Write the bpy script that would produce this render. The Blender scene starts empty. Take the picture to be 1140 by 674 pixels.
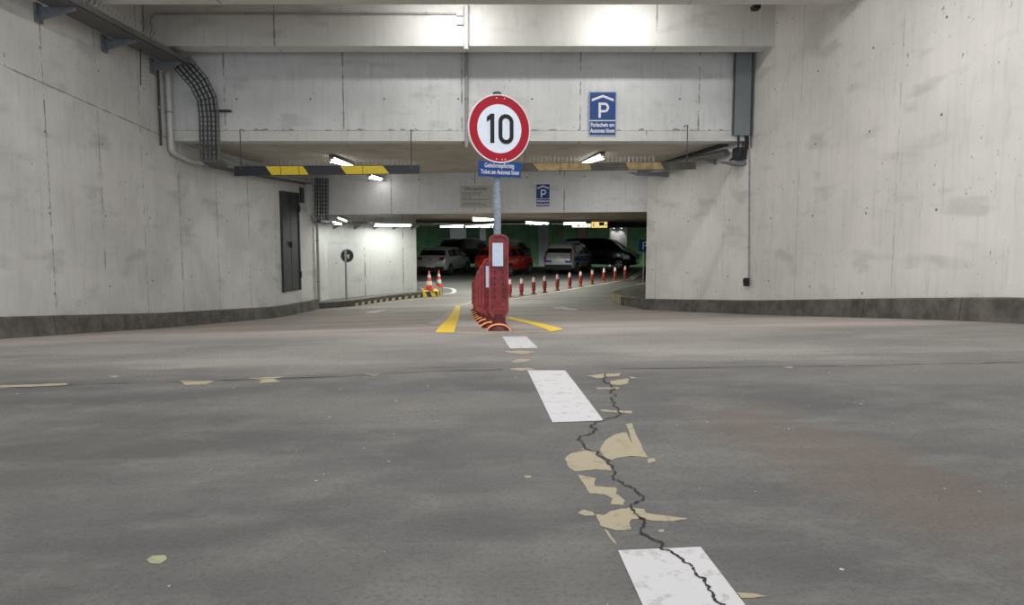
import bpy, bmesh, math, random
from mathutils import Vector, Matrix, geometry
random.seed(7)
S = bpy.context.scene
COL = S.collection
R = math.radians

# ------------------------------------------------------------------ camera
F, CX, CY, KP, CH = 800.0, 570.0, 337.0, 0.09375, 1.0
TH = math.atan(KP)
cam_d = bpy.data.cameras.new('camera'); cam = bpy.data.objects.new('camera', cam_d); COL.objects.link(cam)
cam.location = (0, 0, CH); cam.rotation_euler = (math.pi/2 - TH, 0, 0)
cam_d.sensor_width = 36; cam_d.lens = 36*F/1140; cam_d.clip_end = 300; cam_d.clip_start = .05
S.camera = cam

def ray(px, py):
    u, v = (px-CX)/F, (py-CY)/F
    d = Vector((u, math.cos(TH) - v*math.sin(TH), -math.sin(TH) - v*math.cos(TH)))
    return d
def at(px, py, Y):
    d = ray(px, py); return Vector((0, 0, CH)) + d*(Y/d.y)

def lerp_tab(tab, x):
    if x <= tab[0][0]: return tab[0][1]
    for (a, p), (b, q) in zip(tab, tab[1:]):
        if x <= b: return p + (q-p)*(x-a)/(b-a)
    return tab[-1][1]
DROP = [(-10, 1.0), (5.3, 1.0), (8.4, 1.11), (10.5, 1.30), (15.7, 1.80), (20.5, 2.17), (24, 2.25), (28, 2.25), (37, 2.12), (60, 2.08)]
def G(X, Y):
    d = sum(lerp_tab(DROP, Y + k*.25) for k in range(-2, 3))/5
    fade = 1 if Y < 23 else max(0, 1-(Y-23)/7)
    a = -.03 if X < 0 else .013
    ax = abs(X) - (.25 if abs(X) > .5 else abs(X) - X*X/1.0)   # softened crown
    return CH - d + a*max(0, ax)*fade
def ground(px, py, off=0.0):
    d = ray(px, py); lo, hi = .5, 80.0
    o = Vector((0, 0, CH))
    prev = 1.0; s = 1.0
    while s < 80:
        p = o + d*s
        if p.z < G(p.x, p.y) + off: break
        prev = s; s *= 1.01
    a, b = prev, s
    for _ in range(30):
        m = (a+b)/2; p = o + d*m
        if p.z < G(p.x, p.y) + off: b = m
        else: a = m
    return o + d*b

# ------------------------------------------------------------------ mesh helper
class MB:
    def __init__(s): s.v = []; s.f = []; s.m = []
    def add(s, vs, fs, mi=0, M=None):
        n = len(s.v)
        s.v += [tuple((M @ Vector(p)) if M else p) for p in vs]
        s.f += [tuple(n+i for i in f) for f in fs]; s.m += [mi]*len(fs); return s
    def box(s, c, d, mi=0, M=None):
        x, y, z = [k/2 for k in d]; cx, cy, cz = c
        vs = [(cx+i*x, cy+j*y, cz+k*z) for i in (-1, 1) for j in (-1, 1) for k in (-1, 1)]
        return s.add(vs, [(0,1,3,2),(4,6,7,5),(0,4,5,1),(2,3,7,6),(0,2,6,4),(1,5,7,3)], mi, M)
    def prism(s, poly, h, mi=0, M=None):
        """poly in XZ, extruded along Y from -h/2 to h/2"""
        n = len(poly)
        vs = [(x, -h/2, z) for x, z in poly] + [(x, h/2, z) for x, z in poly]
        fs = [tuple(range(n)), tuple(range(2*n-1, n-1, -1))] + [(i, i+n, (i+1) % n + n, (i+1) % n) for i in range(n)]
        return s.add(vs, fs, mi, M)
    def ring(s, po, pi, h, mi=0, M=None):
        n = len(po)
        vs = [(x, -h/2, z) for x, z in po] + [(x, -h/2, z) for x, z in pi] + [(x, h/2, z) for x, z in po] + [(x, h/2, z) for x, z in pi]
        fs = []
        for i in range(n):
            j = (i+1) % n
            fs += [(i, j, n+j, n+i), (2*n+i, 3*n+i, 3*n+j, 2*n+j), (i, 2*n+i, 2*n+j, j), (n+i, n+j, 3*n+j, 3*n+i)]
        return s.add(vs, fs, mi, M)
    def tube(s, pts, r, n=8, mi=0, M=None, caps=True):
        pts = [Vector(p) for p in pts]; vs = []; fs = []
        rr = r if isinstance(r, (list, tuple)) else [r]*len(pts)
        up = None
        for i, p in enumerate(pts):
            t = (pts[min(i+1, len(pts)-1)] - pts[max(i-1, 0)]).normalized()
            if up is None:
                up = t.orthogonal().normalized()
            else:
                up = (up - t*up.dot(t)).normalized()
            w = t.cross(up)
            for k in range(n):
                a = 2*math.pi*k/n; vs.append(p + (up*math.cos(a) + w*math.sin(a))*rr[i])
        for i in range(len(pts)-1):
            for k in range(n):
                a, b = i*n+k, i*n+(k+1) % n; fs.append((a, b, b+n, a+n))
        if caps: fs += [tuple(range(n-1, -1, -1)), tuple(range(len(vs)-n, len(vs)))]
        return s.add(vs, fs, mi, M)
    def lathe(s, prof, n=20, mi=0, M=None, sy=1.0):
        vs = []; fs = []
        for r, z in prof:
            for k in range(n):
                a = 2*math.pi*k/n; vs.append((r*math.cos(a), r*math.sin(a)*sy, z))
        for i in range(len(prof)-1):
            for k in range(n):
                a, b = i*n+k, i*n+(k+1) % n; fs.append((a, b, b+n, a+n))
        fs += [tuple(range(n-1, -1, -1)), tuple(range(len(vs)-n, len(vs)))]
        return s.add(vs, fs, mi, M)
    def build(s, name, mat, parent=None, smooth=False, local=True, recenter=True):
        me = bpy.data.meshes.new(name)
        off = Vector((0, 0, 0))
        if parent is None and recenter and s.v:
            xs = [p[0] for p in s.v]; ys = [p[1] for p in s.v]; zs = [p[2] for p in s.v]
            off = Vector(((min(xs)+max(xs))/2, (min(ys)+max(ys))/2, min(zs)))
        elif parent is not None and not local:
            off = parent.location.copy()
        me.from_pydata([tuple(Vector(p)-off) for p in s.v], [], s.f)
        mats = mat if isinstance(mat, (list, tuple)) else [mat]
        for m in mats: me.materials.append(m)
        for p, mi in zip(me.polygons, s.m): p.material_index = mi
        bm = bmesh.new(); bm.from_mesh(me); bmesh.ops.recalc_face_normals(bm, faces=bm.faces)
        uv = bm.loops.layers.uv.new('UVMap')
        for f in bm.faces:
            n = f.normal; ax, ay, az = abs(n.x), abs(n.y), abs(n.z)
            for l in f.loops:
                c = l.vert.co + off
                l[uv].uv = (c.x, c.y) if (az > ax and az > ay) else ((c.x, c.z) if ay >= ax else (c.y, c.z))
            f.smooth = smooth
        bm.to_mesh(me); bm.free()
        if smooth:
            try: me.set_sharp_from_angle(angle=R(40))
            except Exception: pass
        o = bpy.data.objects.new(name, me); COL.objects.link(o)
        if parent is not None: o.parent = parent
        else: o.location = off
        return o

def islands(mb):
    par = list(range(len(mb.v)))
    def find(i):
        while par[i] != i: par[i] = par[par[i]]; i = par[i]
        return i
    for f in mb.f:
        for k in f[1:]: par[find(k)] = find(f[0])
    out = {}
    for f, m in zip(mb.f, mb.m): out.setdefault(find(f[0]), []).append((f, m))
    res = []
    for fs in out.values():
        q = MB(); mp = {}
        for f, m in fs:
            for i in f:
                if i not in mp: mp[i] = len(q.v); q.v.append(mb.v[i])
            q.f.append(tuple(mp[i] for i in f)); q.m.append(m)
        res.append(q)
    return res
def each(mb, name, mat, parent, **kw):
    return [q.build(name, mat, parent, **kw) for q in islands(mb)]

def tag(o, label=None, cat=None, group=None, kind=None):
    if label: o['label'] = label
    if cat: o['category'] = cat
    if group: o['group'] = group
    if kind: o['kind'] = kind
    return o
def empty(name, loc, label, cat, group=None, rz=0):
    o = bpy.data.objects.new(name, None); COL.objects.link(o); o.location = loc; o.rotation_euler = (0, 0, rz)
    o.empty_display_size = .1
    return tag(o, label, cat, group)
def kids(o): return [c for c in list(bpy.data.objects) if c.parent == o]
def copy_tree(o, parent=None):
    ch = kids(o)
    c = o.copy(); COL.objects.link(c); c.parent = parent
    for k in ch: copy_tree(k, c)
    return c

# ------------------------------------------------------------------ materials
def nodes(name):
    m = bpy.data.materials.new(name); m.use_nodes = True
    nt = m.node_tree; b = nt.nodes['Principled BSDF']; return m, nt, b
def N(nt, t, **kw):
    n = nt.nodes.new(t)
    for k, v in kw.items():
        if k.startswith('i_'): n.inputs[int(k[2:]) if k[2:].isdigit() else k[2:]].default_value = v
        else: setattr(n, k, v)
    return n
def mth(nt, op, a, b=None, c=None, clamp=False):
    n = nt.nodes.new('ShaderNodeMath'); n.operation = op; n.use_clamp = clamp
    for i, x in enumerate((a, b, c)):
        if x is None: continue
        if isinstance(x, (int, float)): n.inputs[i].default_value = x
        else: nt.links.new(x, n.inputs[i])
    return n.outputs[0]
def sstep(nt, x, a, b):
    n = nt.nodes.new('ShaderNodeMapRange'); n.interpolation_type = 'SMOOTHSTEP'
    nt.links.new(x, n.inputs[0]); n.inputs[1].default_value = a; n.inputs[2].default_value = b
    return n.outputs[0]
def mixc(nt, f, a, b):
    n = nt.nodes.new('ShaderNodeMix'); n.data_type = 'RGBA'
    if isinstance(f, (int, float)): n.inputs[0].default_value = f
    else: nt.links.new(f, n.inputs[0])
    for i, x in ((6, a), (7, b)):
        if isinstance(x, (tuple, list)): n.inputs[i].default_value = (*x, 1)
        else: nt.links.new(x, n.inputs[i])
    return n.outputs[2]
def noise(nt, vec, scale, detail=4, rough=.6, sc=(1, 1, 1)):
    mp = nt.nodes.new('ShaderNodeMapping'); mp.inputs['Scale'].default_value = sc; nt.links.new(vec, mp.inputs[0])
    n = nt.nodes.new('ShaderNodeTexNoise'); n.inputs['Scale'].default_value = scale
    n.inputs['Detail'].default_value = detail; n.inputs['Roughness'].default_value = rough
    nt.links.new(mp.outputs[0], n.inputs['Vector']); return n.outputs['Fac']

def plain(name, col, rough=.5, metal=0.0, var=.12, scale=18.0, bump=0.0, emit=None, coat=0.0):
    m, nt, b = nodes(name)
    tc = N(nt, 'ShaderNodeTexCoord')
    f = noise(nt, tc.outputs['Object'], scale, 5)
    dark = tuple(c*(1-var) for c in col); lite = tuple(min(1, c*(1+var)) for c in col)
    nt.links.new(mixc(nt, sstep(nt, f, .3, .7), dark, lite), b.inputs['Base Color'])
    b.inputs['Roughness'].default_value = rough; b.inputs['Metallic'].default_value = metal
    if coat: b.inputs['Coat Weight'].default_value = coat
    if emit:
        b.inputs['Emission Color'].default_value = (*emit[0], 1); b.inputs['Emission Strength'].default_value = emit[1]
    if bump:
        bp = N(nt, 'ShaderNodeBump'); bp.inputs['Strength'].default_value = bump; bp.inputs['Distance'].default_value = .01
        nt.links.new(f, bp.inputs['Height']); nt.links.new(bp.outputs[0], b.inputs['Normal'])
    return m

def wall_paint(name, hi=(.70, .695, .675), lo=(.60, .595, .575), period=1.5, phase=.05, slope=None, hline=None, chips=1.0, holes=True, joint=.7):
    m, nt, b = nodes(name)
    uvn = N(nt, 'ShaderNodeUVMap'); uv = uvn.outputs[0]
    sp = N(nt, 'ShaderNodeSeparateXYZ'); nt.links.new(uv, sp.inputs[0]); s, t = sp.outputs[0], sp.outputs[1]
    big = noise(nt, uv, .7, 6, .6); c = mixc(nt, sstep(nt, big, .35, .65), lo, hi)
    streak = noise(nt, uv, 3.0, 5, .65, (3.0, .35, 1))
    c = mixc(nt, mth(nt, 'MULTIPLY', sstep(nt, streak, .52, .70), .28), c, tuple(x*.62 for x in lo))
    board = noise(nt, uv, 1.0, 2, .5, (10, .12, 1))
    c = mixc(nt, mth(nt, 'MULTIPLY', sstep(nt, board, .45, .6), .07), c, tuple(x*.7 for x in lo))
    # smudges and scuffs
    smg = noise(nt, uv, 1.6, 3, .5, (.55, 1.5, 1))
    c = mixc(nt, mth(nt, 'MULTIPLY', sstep(nt, smg, .55, .72), .38), c, tuple(x*.55 for x in lo))
    # formwork joints
    fr = mth(nt, 'FRACT', mth(nt, 'DIVIDE', mth(nt, 'SUBTRACT', s, phase), period))
    d = mth(nt, 'MULTIPLY', mth(nt, 'ABSOLUTE', mth(nt, 'SUBTRACT', fr, .5)), period)
    wob = noise(nt, uv, 6, 3, .6)
    gate = noise(nt, uv, 2.2, 4, .7)
    w = mth(nt, 'MULTIPLY', sstep(nt, gate, .40, .60), .017)
    j = mth(nt, 'LESS_THAN', mth(nt, 'ABSOLUTE', mth(nt, 'ADD', d, mth(nt, 'MULTIPLY', mth(nt, 'SUBTRACT', wob, .5), .03))), w)
    lines = j
    if slope:
        a0, b0 = slope
        dd = mth(nt, 'ABSOLUTE', mth(nt, 'SUBTRACT', t, mth(nt, 'ADD', mth(nt, 'MULTIPLY', s, b0), a0)))
        lines = mth(nt, 'MAXIMUM', lines, mth(nt, 'LESS_THAN', dd, mth(nt, 'MULTIPLY', sstep(nt, gate, .3, .6), .014)))
    for h in (hline or []):
        dd = mth(nt, 'ABSOLUTE', mth(nt, 'SUBTRACT', t, h))
        g2 = noise(nt, uv, 4.0, 4, .7)
        wd = mth(nt, 'ADD', .006, mth(nt, 'MULTIPLY', sstep(nt, g2, .48, .62), .045))
        lines = mth(nt, 'MAXIMUM', lines, mth(nt, 'LESS_THAN', mth(nt, 'ADD', dd, mth(nt, 'MULTIPLY', wob, .02)), mth(nt, 'ADD', wd, .009)))
    c = mixc(nt, mth(nt, 'MULTIPLY', lines, joint), c, (.13, .125, .115))
    # paint chips
    ch = noise(nt, uv, 9, 5, .7, (1.6, .8, 1)); ar = noise(nt, uv, .9, 2, .5)
    cm = mth(nt, 'MULTIPLY', sstep(nt, ch, .635, .66), sstep(nt, ar, .42, .56))
    c = mixc(nt, mth(nt, 'MULTIPLY', cm, .75*chips), c, (.12, .115, .10))
    if holes:
        fx = mth(nt, 'SUBTRACT', mth(nt, 'FRACT', mth(nt, 'DIVIDE', mth(nt, 'ADD', s, .37), 1.62)), .5)
        fy = mth(nt, 'SUBTRACT', mth(nt, 'FRACT', mth(nt, 'DIVIDE', mth(nt, 'ADD', t, .61), 1.31)), .5)
        dx = mth(nt, 'MULTIPLY', fx, 1.62); dy = mth(nt, 'MULTIPLY', fy, 1.31)
        dist = mth(nt, 'SQRT', mth(nt, 'ADD', mth(nt, 'MULTIPLY', dx, dx), mth(nt, 'MULTIPLY', dy, dy)))
        hm = mth(nt, 'LESS_THAN', dist, .021)
        c = mixc(nt, mth(nt, 'MULTIPLY', hm, .85), c, (.04, .04, .04))
    nt.links.new(c, b.inputs['Base Color']); b.inputs['Roughness'].default_value = .62
    bp = N(nt, 'ShaderNodeBump'); bp.inputs['Strength'].default_value = .35; bp.inputs['Distance'].default_value = .012
    hgt = mth(nt, 'SUBTRACT', mth(nt, 'MULTIPLY', noise(nt, uv, 5, 6, .6), .6), mth(nt, 'MULTIPLY', lines, .6))
    nt.links.new(hgt, bp.inputs['Height']); nt.links.new(bp.outputs[0], b.inputs['Normal'])
    return m

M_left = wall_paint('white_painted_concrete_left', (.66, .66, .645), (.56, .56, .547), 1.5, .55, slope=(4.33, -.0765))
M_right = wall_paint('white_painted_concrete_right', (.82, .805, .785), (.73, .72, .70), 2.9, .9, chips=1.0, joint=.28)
M_beam = wall_paint('white_painted_beam', (.74, .75, .755), (.65, .66, .665), 2.6, .2, hline=[3.29], chips=.8)
M_beamface = wall_paint('white_beam_plain', (.70, .70, .68), (.64, .64, .62), 3.9, 1.0, chips=.4, holes=False)
M_front = wall_paint('white_front_wall', (.68, .68, .66), (.60, .60, .58), 1.2, .2, chips=.6)
M_conc = plain('grey_concrete', (.19, .18, .165), .8, var=.25, scale=3, bump=.4)
M_ceil = plain('beige_concrete_ceiling', (.52, .49, .43), .85, var=.12, scale=1.5, bump=.3)
M_ceil2 = plain('sand_concrete_ceiling', (.36, .31, .24), .85, var=.2, scale=1.2, bump=.3)
M_soffit = plain('dark_soffit', (.05, .055, .055), .8)
M_greymetal = plain('grey_galvanised', (.30, .31, .32), .45, .6, var=.2, scale=25)
M_tray = plain('tray_steel', (.20, .20, .20), .5, .5, var=.2, scale=30)
M_dmetal = plain('dark_metal', (.055, .06, .07), .5, .4)
M_bracket = plain('bracket_blue_grey', (.19, .21, .24), .5, .3)
M_duct = plain('duct_grey', (.22, .24, .25), .45, .2, var=.06, scale=3)
M_black = plain('black_rubber', (.012, .012, .013), .6)
M_pipe = plain('white_pipe', (.55, .55, .54), .4, var=.08)
M_gpipe = plain('grey_pipe', (.33, .33, .33), .45)
M_door = plain('dark_door', (.045, .045, .05), .45, .2, var=.2, scale=4)
M_white = plain('white_marking', (.78, .78, .79), .7, var=.08, scale=30, bump=.2)
M_sheet = plain('reflective_white', (.62, .72, .90), .35, var=.05)
M_red = plain('sign_red', (.40, .002, .022), .35, var=.03)
M_signw = plain('sign_white', (.80, .87, 1.0), .35, var=.02)
M_signrim = plain('sign_rim_white', (.80, .80, .82), .35, var=.02)
M_blk = plain('sign_black', (.008, .008, .010), .4)
M_blue = plain('sign_blue', (.002, .05, .235), .5, var=.05)
M_beacon = plain('beacon_red_plastic', (.235, .030, .034), .5, var=.45, scale=9, bump=.15)
M_beaconr = plain('beacon_rim_red', (.30, .045, .045), .45, var=.3, scale=9)
M_beacond = plain('beacon_dark_red', (.12, .012, .016), .55, var=.3, scale=9)
M_bollard = plain('bollard_orange_red', (.40, .045, .02), .5, var=.2, scale=9)
M_orange = plain('orange_reflector', (.72, .27, .07), .4, var=.15)
M_cone = plain('cone_red', (.75, .06, .03), .5)
M_galv = None
M_glass = plain('car_glass', (.008, .010, .011), .08, var=.1)
M_tyre = plain('tyre', (.01, .01, .01), .8)
M_rim = plain('wheel_rim', (.42, .43, .44), .35, .8)
M_tail = plain('tail_light', (.16, .01, .012), .25)
M_chrome = plain('chrome', (.6, .6, .62), .2, 1.0)
M_plate = plain('number_plate', (.55, .55, .5), .4)
M_tube = plain('lit_tube', (1, 1, 1), .5, emit=((1.0, .98, .94), 6.0))
M_tubec = plain('lit_tube_garage', (1, 1, 1), .5, emit=((.97, 1.0, .95), 6.0))
M_housing = plain('fixture_housing', (.42, .42, .41), .5)
M_hout = plain('fixture_housing_dark', (.14, .14, .14), .5)

# galvanised pole with spangle
m, nt, b = nodes('galvanised_pole')
tc = N(nt, 'ShaderNodeTexCoord'); vo = N(nt, 'ShaderNodeTexVoronoi'); vo.inputs['Scale'].default_value = 40
nt.links.new(tc.outputs['Object'], vo.inputs['Vector'])
nt.links.new(mixc(nt, vo.outputs['Distance'], (.16, .21, .27), (.42, .50, .60)), b.inputs['Base Color'])
b.inputs['Metallic'].default_value = .35; b.inputs['Roughness'].default_value = .5; M_galv = m

# floor
m, nt, b = nodes('worn_parking_floor'); M_floor = m
ge = N(nt, 'ShaderNodeNewGeometry'); P = ge.outputs['Position']
sp = N(nt, 'ShaderNodeSeparateXYZ'); nt.links.new(P, sp.inputs[0]); px_, py_ = sp.outputs[0], sp.outputs[1]
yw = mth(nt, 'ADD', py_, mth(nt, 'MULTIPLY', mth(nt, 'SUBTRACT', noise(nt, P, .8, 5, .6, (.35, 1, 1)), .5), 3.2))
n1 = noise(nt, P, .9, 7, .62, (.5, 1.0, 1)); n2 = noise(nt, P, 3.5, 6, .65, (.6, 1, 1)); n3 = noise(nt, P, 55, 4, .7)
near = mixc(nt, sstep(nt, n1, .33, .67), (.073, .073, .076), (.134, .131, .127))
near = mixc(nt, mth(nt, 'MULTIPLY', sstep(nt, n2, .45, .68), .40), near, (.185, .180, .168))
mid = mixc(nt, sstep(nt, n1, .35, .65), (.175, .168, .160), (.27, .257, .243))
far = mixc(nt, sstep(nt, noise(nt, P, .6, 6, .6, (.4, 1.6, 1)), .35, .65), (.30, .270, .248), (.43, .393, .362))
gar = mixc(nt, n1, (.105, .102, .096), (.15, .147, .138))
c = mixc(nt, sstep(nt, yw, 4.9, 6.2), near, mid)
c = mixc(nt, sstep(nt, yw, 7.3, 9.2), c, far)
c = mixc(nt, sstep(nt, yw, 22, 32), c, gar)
# brown dusty stain right of the cracks, pale and olive blotches to the left
def blot(cx, cy, rx, ry, ang=0):
    dx = mth(nt, 'SUBTRACT', px_, cx); dy = mth(nt, 'SUBTRACT', py_, cy)
    ca, sa = math.cos(ang), math.sin(ang)
    a_ = mth(nt, 'DIVIDE', mth(nt, 'ADD', mth(nt, 'MULTIPLY', dx, ca), mth(nt, 'MULTIPLY', dy, sa)), rx)
    b_ = mth(nt, 'DIVIDE', mth(nt, 'SUBTRACT', mth(nt, 'MULTIPLY', dy, ca), mth(nt, 'MULTIPLY', dx, sa)), ry)
    r_ = mth(nt, 'SQRT', mth(nt, 'ADD', mth(nt, 'MULTIPLY', a_, a_), mth(nt, 'MULTIPLY', b_, b_)))
    r_ = mth(nt, 'ADD', r_, mth(nt, 'MULTIPLY', mth(nt, 'SUBTRACT', n2, .5), 1.6))
    return mth(nt, 'SUBTRACT', 1.0, sstep(nt, r_, .5, 1.1))
c = mixc(nt, mth(nt, 'MULTIPLY', blot(1.45, 3.1, .45, 1.4, .25), .55), c, (.125, .095, .078))
c = mixc(nt, mth(nt, 'MULTIPLY', blot(-.75, 4.2, 1.0, .35), .35), c, (.175, .17, .15))
c = mixc(nt, mth(nt, 'MULTIPLY', blot(-2.1, 3.6, .8, .7), .45), c, (.072, .069, .064))
c = mixc(nt, mth(nt, 'MULTIPLY', blot(3.2, 5.0, 1.3, .45), .4), c, (.19, .185, .175))
sk = noise(nt, P, 1.3, 6, .6, (.25, 3.2, 1))
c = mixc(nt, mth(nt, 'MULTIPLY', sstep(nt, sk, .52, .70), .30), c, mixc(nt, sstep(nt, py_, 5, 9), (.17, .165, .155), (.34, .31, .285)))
c = mixc(nt, mth(nt, 'MULTIPLY', sstep(nt, sk, .50, .30), .22), c, (.09, .087, .085))
c = mixc(nt, mth(nt, 'MULTIPLY', sstep(nt, n3, .45, .68), .45), c, (.05, .05, .05))
n4 = noise(nt, P, 160, 2, .6)
c = mixc(nt, mth(nt, 'MULTIPLY', sstep(nt, n4, .60, .70), .25), c, (.26, .25, .24))
ck = noise(nt, P, 26, 1, .5)
c = mixc(nt, mth(nt, 'MULTIPLY', sstep(nt, ck, .795, .81), .8), c, (.50, .49, .46))
nt.links.new(c, b.inputs['Base Color'])
nt.links.new(mth(nt, 'ADD', .62, mth(nt, 'MULTIPLY', n1, .2)), b.inputs['Roughness'])
b.inputs['Specular IOR Level'].default_value = .3
bp = N(nt, 'ShaderNodeBump'); bp.inputs['Strength'].default_value = .5; bp.inputs['Distance'].default_value = .006
nt.links.new(n3, bp.inputs['Height']); nt.links.new(bp.outputs[0], b.inputs['Normal'])

# worn yellow paint, kerb concrete with a slope of tones
def worn(name, col, under, thr=.45, rough=.7):
    m, nt, b = nodes(name); tc = N(nt, 'ShaderNodeNewGeometry')
    f = noise(nt, tc.outputs['Position'], 14, 7, .7)
    nt.links.new(mixc(nt, sstep(nt, f, thr-.04, thr+.04), under, col), b.inputs['Base Color']); b.inputs['Roughness'].default_value = rough
    return m
M_yellow = worn('yellow_road_paint', (.80, .55, .04), (.55, .42, .14), .36)
M_yellowf = worn('faded_yellow_paint', (.62, .50, .22), (.38, .34, .26), .45)
M_tan = worn('tan_undercoat', (.31, .27, .185), (.25, .215, .15), .42)
M_whitef = worn('faded_white_paint', (.62, .61, .60), (.42, .40, .38), .42)
M_whitew = worn('white_road_paint', (.49, .49, .51), (.37, .37, .37), .42)
M_pale = worn('grey_worn_paint', (.42, .41, .40), (.34, .32, .31), .5)
M_crack = plain('crack_black', (.015, .014, .013), .9)
M_olive = worn('olive_patch', (.30, .31, .17), (.24, .25, .15), .45)

m, nt, b = nodes('grimy_kerb'); M_kerb = m
tc = N(nt, 'ShaderNodeUVMap'); uv = tc.outputs[0]
sp = N(nt, 'ShaderNodeSeparateXYZ'); nt.links.new(uv, sp.inputs[0])
f = noise(nt, uv, 2.5, 7, .7); c = mixc(nt, sstep(nt, f, .3, .7), (.065, .059, .053), (.165, .152, .138))
fr = mth(nt, 'ABSOLUTE', mth(nt, 'SUBTRACT', mth(nt, 'FRACT', mth(nt, 'DIVIDE', sp.outputs[0], 2.1)), .5))
c = mixc(nt, mth(nt, 'MULTIPLY', mth(nt, 'LESS_THAN', fr, .004), .8), c, (.02, .02, .02))
nt.links.new(c, b.inputs['Base Color']); b.inputs['Roughness'].default_value = .85

def stripes(name, ca, cb, period, ang, offs=0.0, dim=1.0):
    m, nt, b = nodes(name); tc = N(nt, 'ShaderNodeUVMap'); sp = N(nt, 'ShaderNodeSeparateXYZ'); nt.links.new(tc.outputs[0], sp.inputs[0])
    q = mth(nt, 'ADD', mth(nt, 'ADD', sp.outputs[0], mth(nt, 'MULTIPLY', sp.outputs[1], ang)), offs)
    f = mth(nt, 'LESS_THAN', mth(nt, 'FRACT', mth(nt, 'DIVIDE', q, period)), .5)
    g = noise(nt, tc.outputs[0], 6, 5, .6)
    c = mixc(nt, f, ca, cb)
    c = mixc(nt, mth(nt, 'MULTIPLY', sstep(nt, g, .45, .7), .25), c, (.2, .19, .17))
    nt.links.new(c, b.inputs['Base Color']); b.inputs['Roughness'].default_value = .55; return m

# green mural wall
m, nt, b = nodes('green_mural_wall'); M_green = m
ge = N(nt, 'ShaderNodeNewGeometry'); P = ge.outputs['Position']; sp = N(nt, 'ShaderNodeSeparateXYZ'); nt.links.new(P, sp.inputs[0])
g1 = noise(nt, P, 1.5, 6, .7); g2 = noise(nt, P, 5, 6, .7, (1, 1, .4))
c = mixc(nt, sstep(nt, g1, .35, .65), (.006, .030, .007), (.016, .070, .015))
low = mth(nt, 'SUBTRACT', 1.0, sstep(nt, mth(nt, 'ADD', sp.outputs[2], mth(nt, 'MULTIPLY', g1, .8)), -.5, .3))
c = mixc(nt, mth(nt, 'MULTIPLY', low, sstep(nt, g2, .40, .6)), c, (.035, .11, .015))
c = mixc(nt, mth(nt, 'LESS_THAN', mth(nt, 'ABSOLUTE', mth(nt, 'SUBTRACT', mth(nt, 'FRACT', mth(nt, 'DIVIDE', sp.outputs[0], 2.3)), .5)), .012), c, (.004, .02, .006))
nt.links.new(c, b.inputs['Base Color']); b.inputs['Roughness'].default_value = .6
M_greenlite = plain('green_painted_pillar', (.10, .42, .05), .5)

# ------------------------------------------------------------------ setting
def ST(o): o['kind'] = 'structure'; return o
# floor
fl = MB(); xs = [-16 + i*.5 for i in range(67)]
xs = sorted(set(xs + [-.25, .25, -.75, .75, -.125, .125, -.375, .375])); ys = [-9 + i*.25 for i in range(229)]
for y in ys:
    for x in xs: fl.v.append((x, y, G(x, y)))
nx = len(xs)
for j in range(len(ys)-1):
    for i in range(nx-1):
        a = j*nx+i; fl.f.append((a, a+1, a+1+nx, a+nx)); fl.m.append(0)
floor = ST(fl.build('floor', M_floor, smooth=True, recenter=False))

def wall_strip(name, pts, z0, z1, mat, thick=.3, side=1):
    """wall along pts (x,y); front face on the polyline, thickness to the side"""
    mb = MB(); n = len(pts)
    offs = []
    for i, p in enumerate(pts):
        a = Vector(pts[max(i-1, 0)]); c_ = Vector(pts[min(i+1, n-1)]); t = (c_-a).normalized()
        nrm = Vector((t.y, -t.x))*side; offs.append(Vector(p)+nrm*thick)
    vs = []
    for p, q in zip(pts, offs):
        vs += [(p[0], p[1], z0), (p[0], p[1], z1), (q[0], q[1], z1), (q[0], q[1], z0)]
    fs = []
    for i in range(n-1):
        for k in range(4):
            a, b_ = i*4+k, i*4+(k+1) % 4; fs.append((a, b_, b_+4, a+4))
    fs += [(0, 1, 2, 3), (4*n-4, 4*n-3, 4*n-2, 4*n-1)]
    mb.add(vs, fs); return ST(mb.build(name, mat))

TOP = CH + 4.9
def XL(Y): return -7.52 if Y < 16 else -7.52 + (Y-16)*.147
def XR(Y): return 5.30 + .12*(15.6-Y) if Y < 15.9 else 5.264 - (Y-15.9)*.342
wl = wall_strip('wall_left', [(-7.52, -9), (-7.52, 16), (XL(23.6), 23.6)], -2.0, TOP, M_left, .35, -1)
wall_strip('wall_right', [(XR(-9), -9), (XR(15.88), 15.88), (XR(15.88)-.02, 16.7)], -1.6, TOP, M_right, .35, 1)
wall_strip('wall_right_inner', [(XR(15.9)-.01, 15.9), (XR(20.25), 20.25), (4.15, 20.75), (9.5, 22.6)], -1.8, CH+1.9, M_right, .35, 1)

def onleft(px, py, off=0.0):
    d = ray(px, py); s = .1; o = Vector((0, 0, CH))
    lo, hi = 1.0, 60.0
    for _ in range(50):
        m_ = (lo+hi)/2; p = o+d*m_
        if p.x < XL(p.y)+off: hi = m_
        else: lo = m_
    return o+d*lo
def onright(px, py, off=0.0):
    d = ray(px, py); o = Vector((0, 0, CH)); lo, hi = 1.0, 60.0
    for _ in range(50):
        m_ = (lo+hi)/2; p = o+d*m_
        if p.x > XR(p.y)-off: hi = m_
        else: lo = m_
    return o+d*lo

# front-facing oblique wall of the recess
WF = [(-6.75, 23.3), (-6.28, 24.5), (-3.56, 26.8), (-3.62, 27.1), (-7, 31)]
wall_strip('wall_front', WF, -1.6, CH+.80, M_front, .3, -1)

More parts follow.
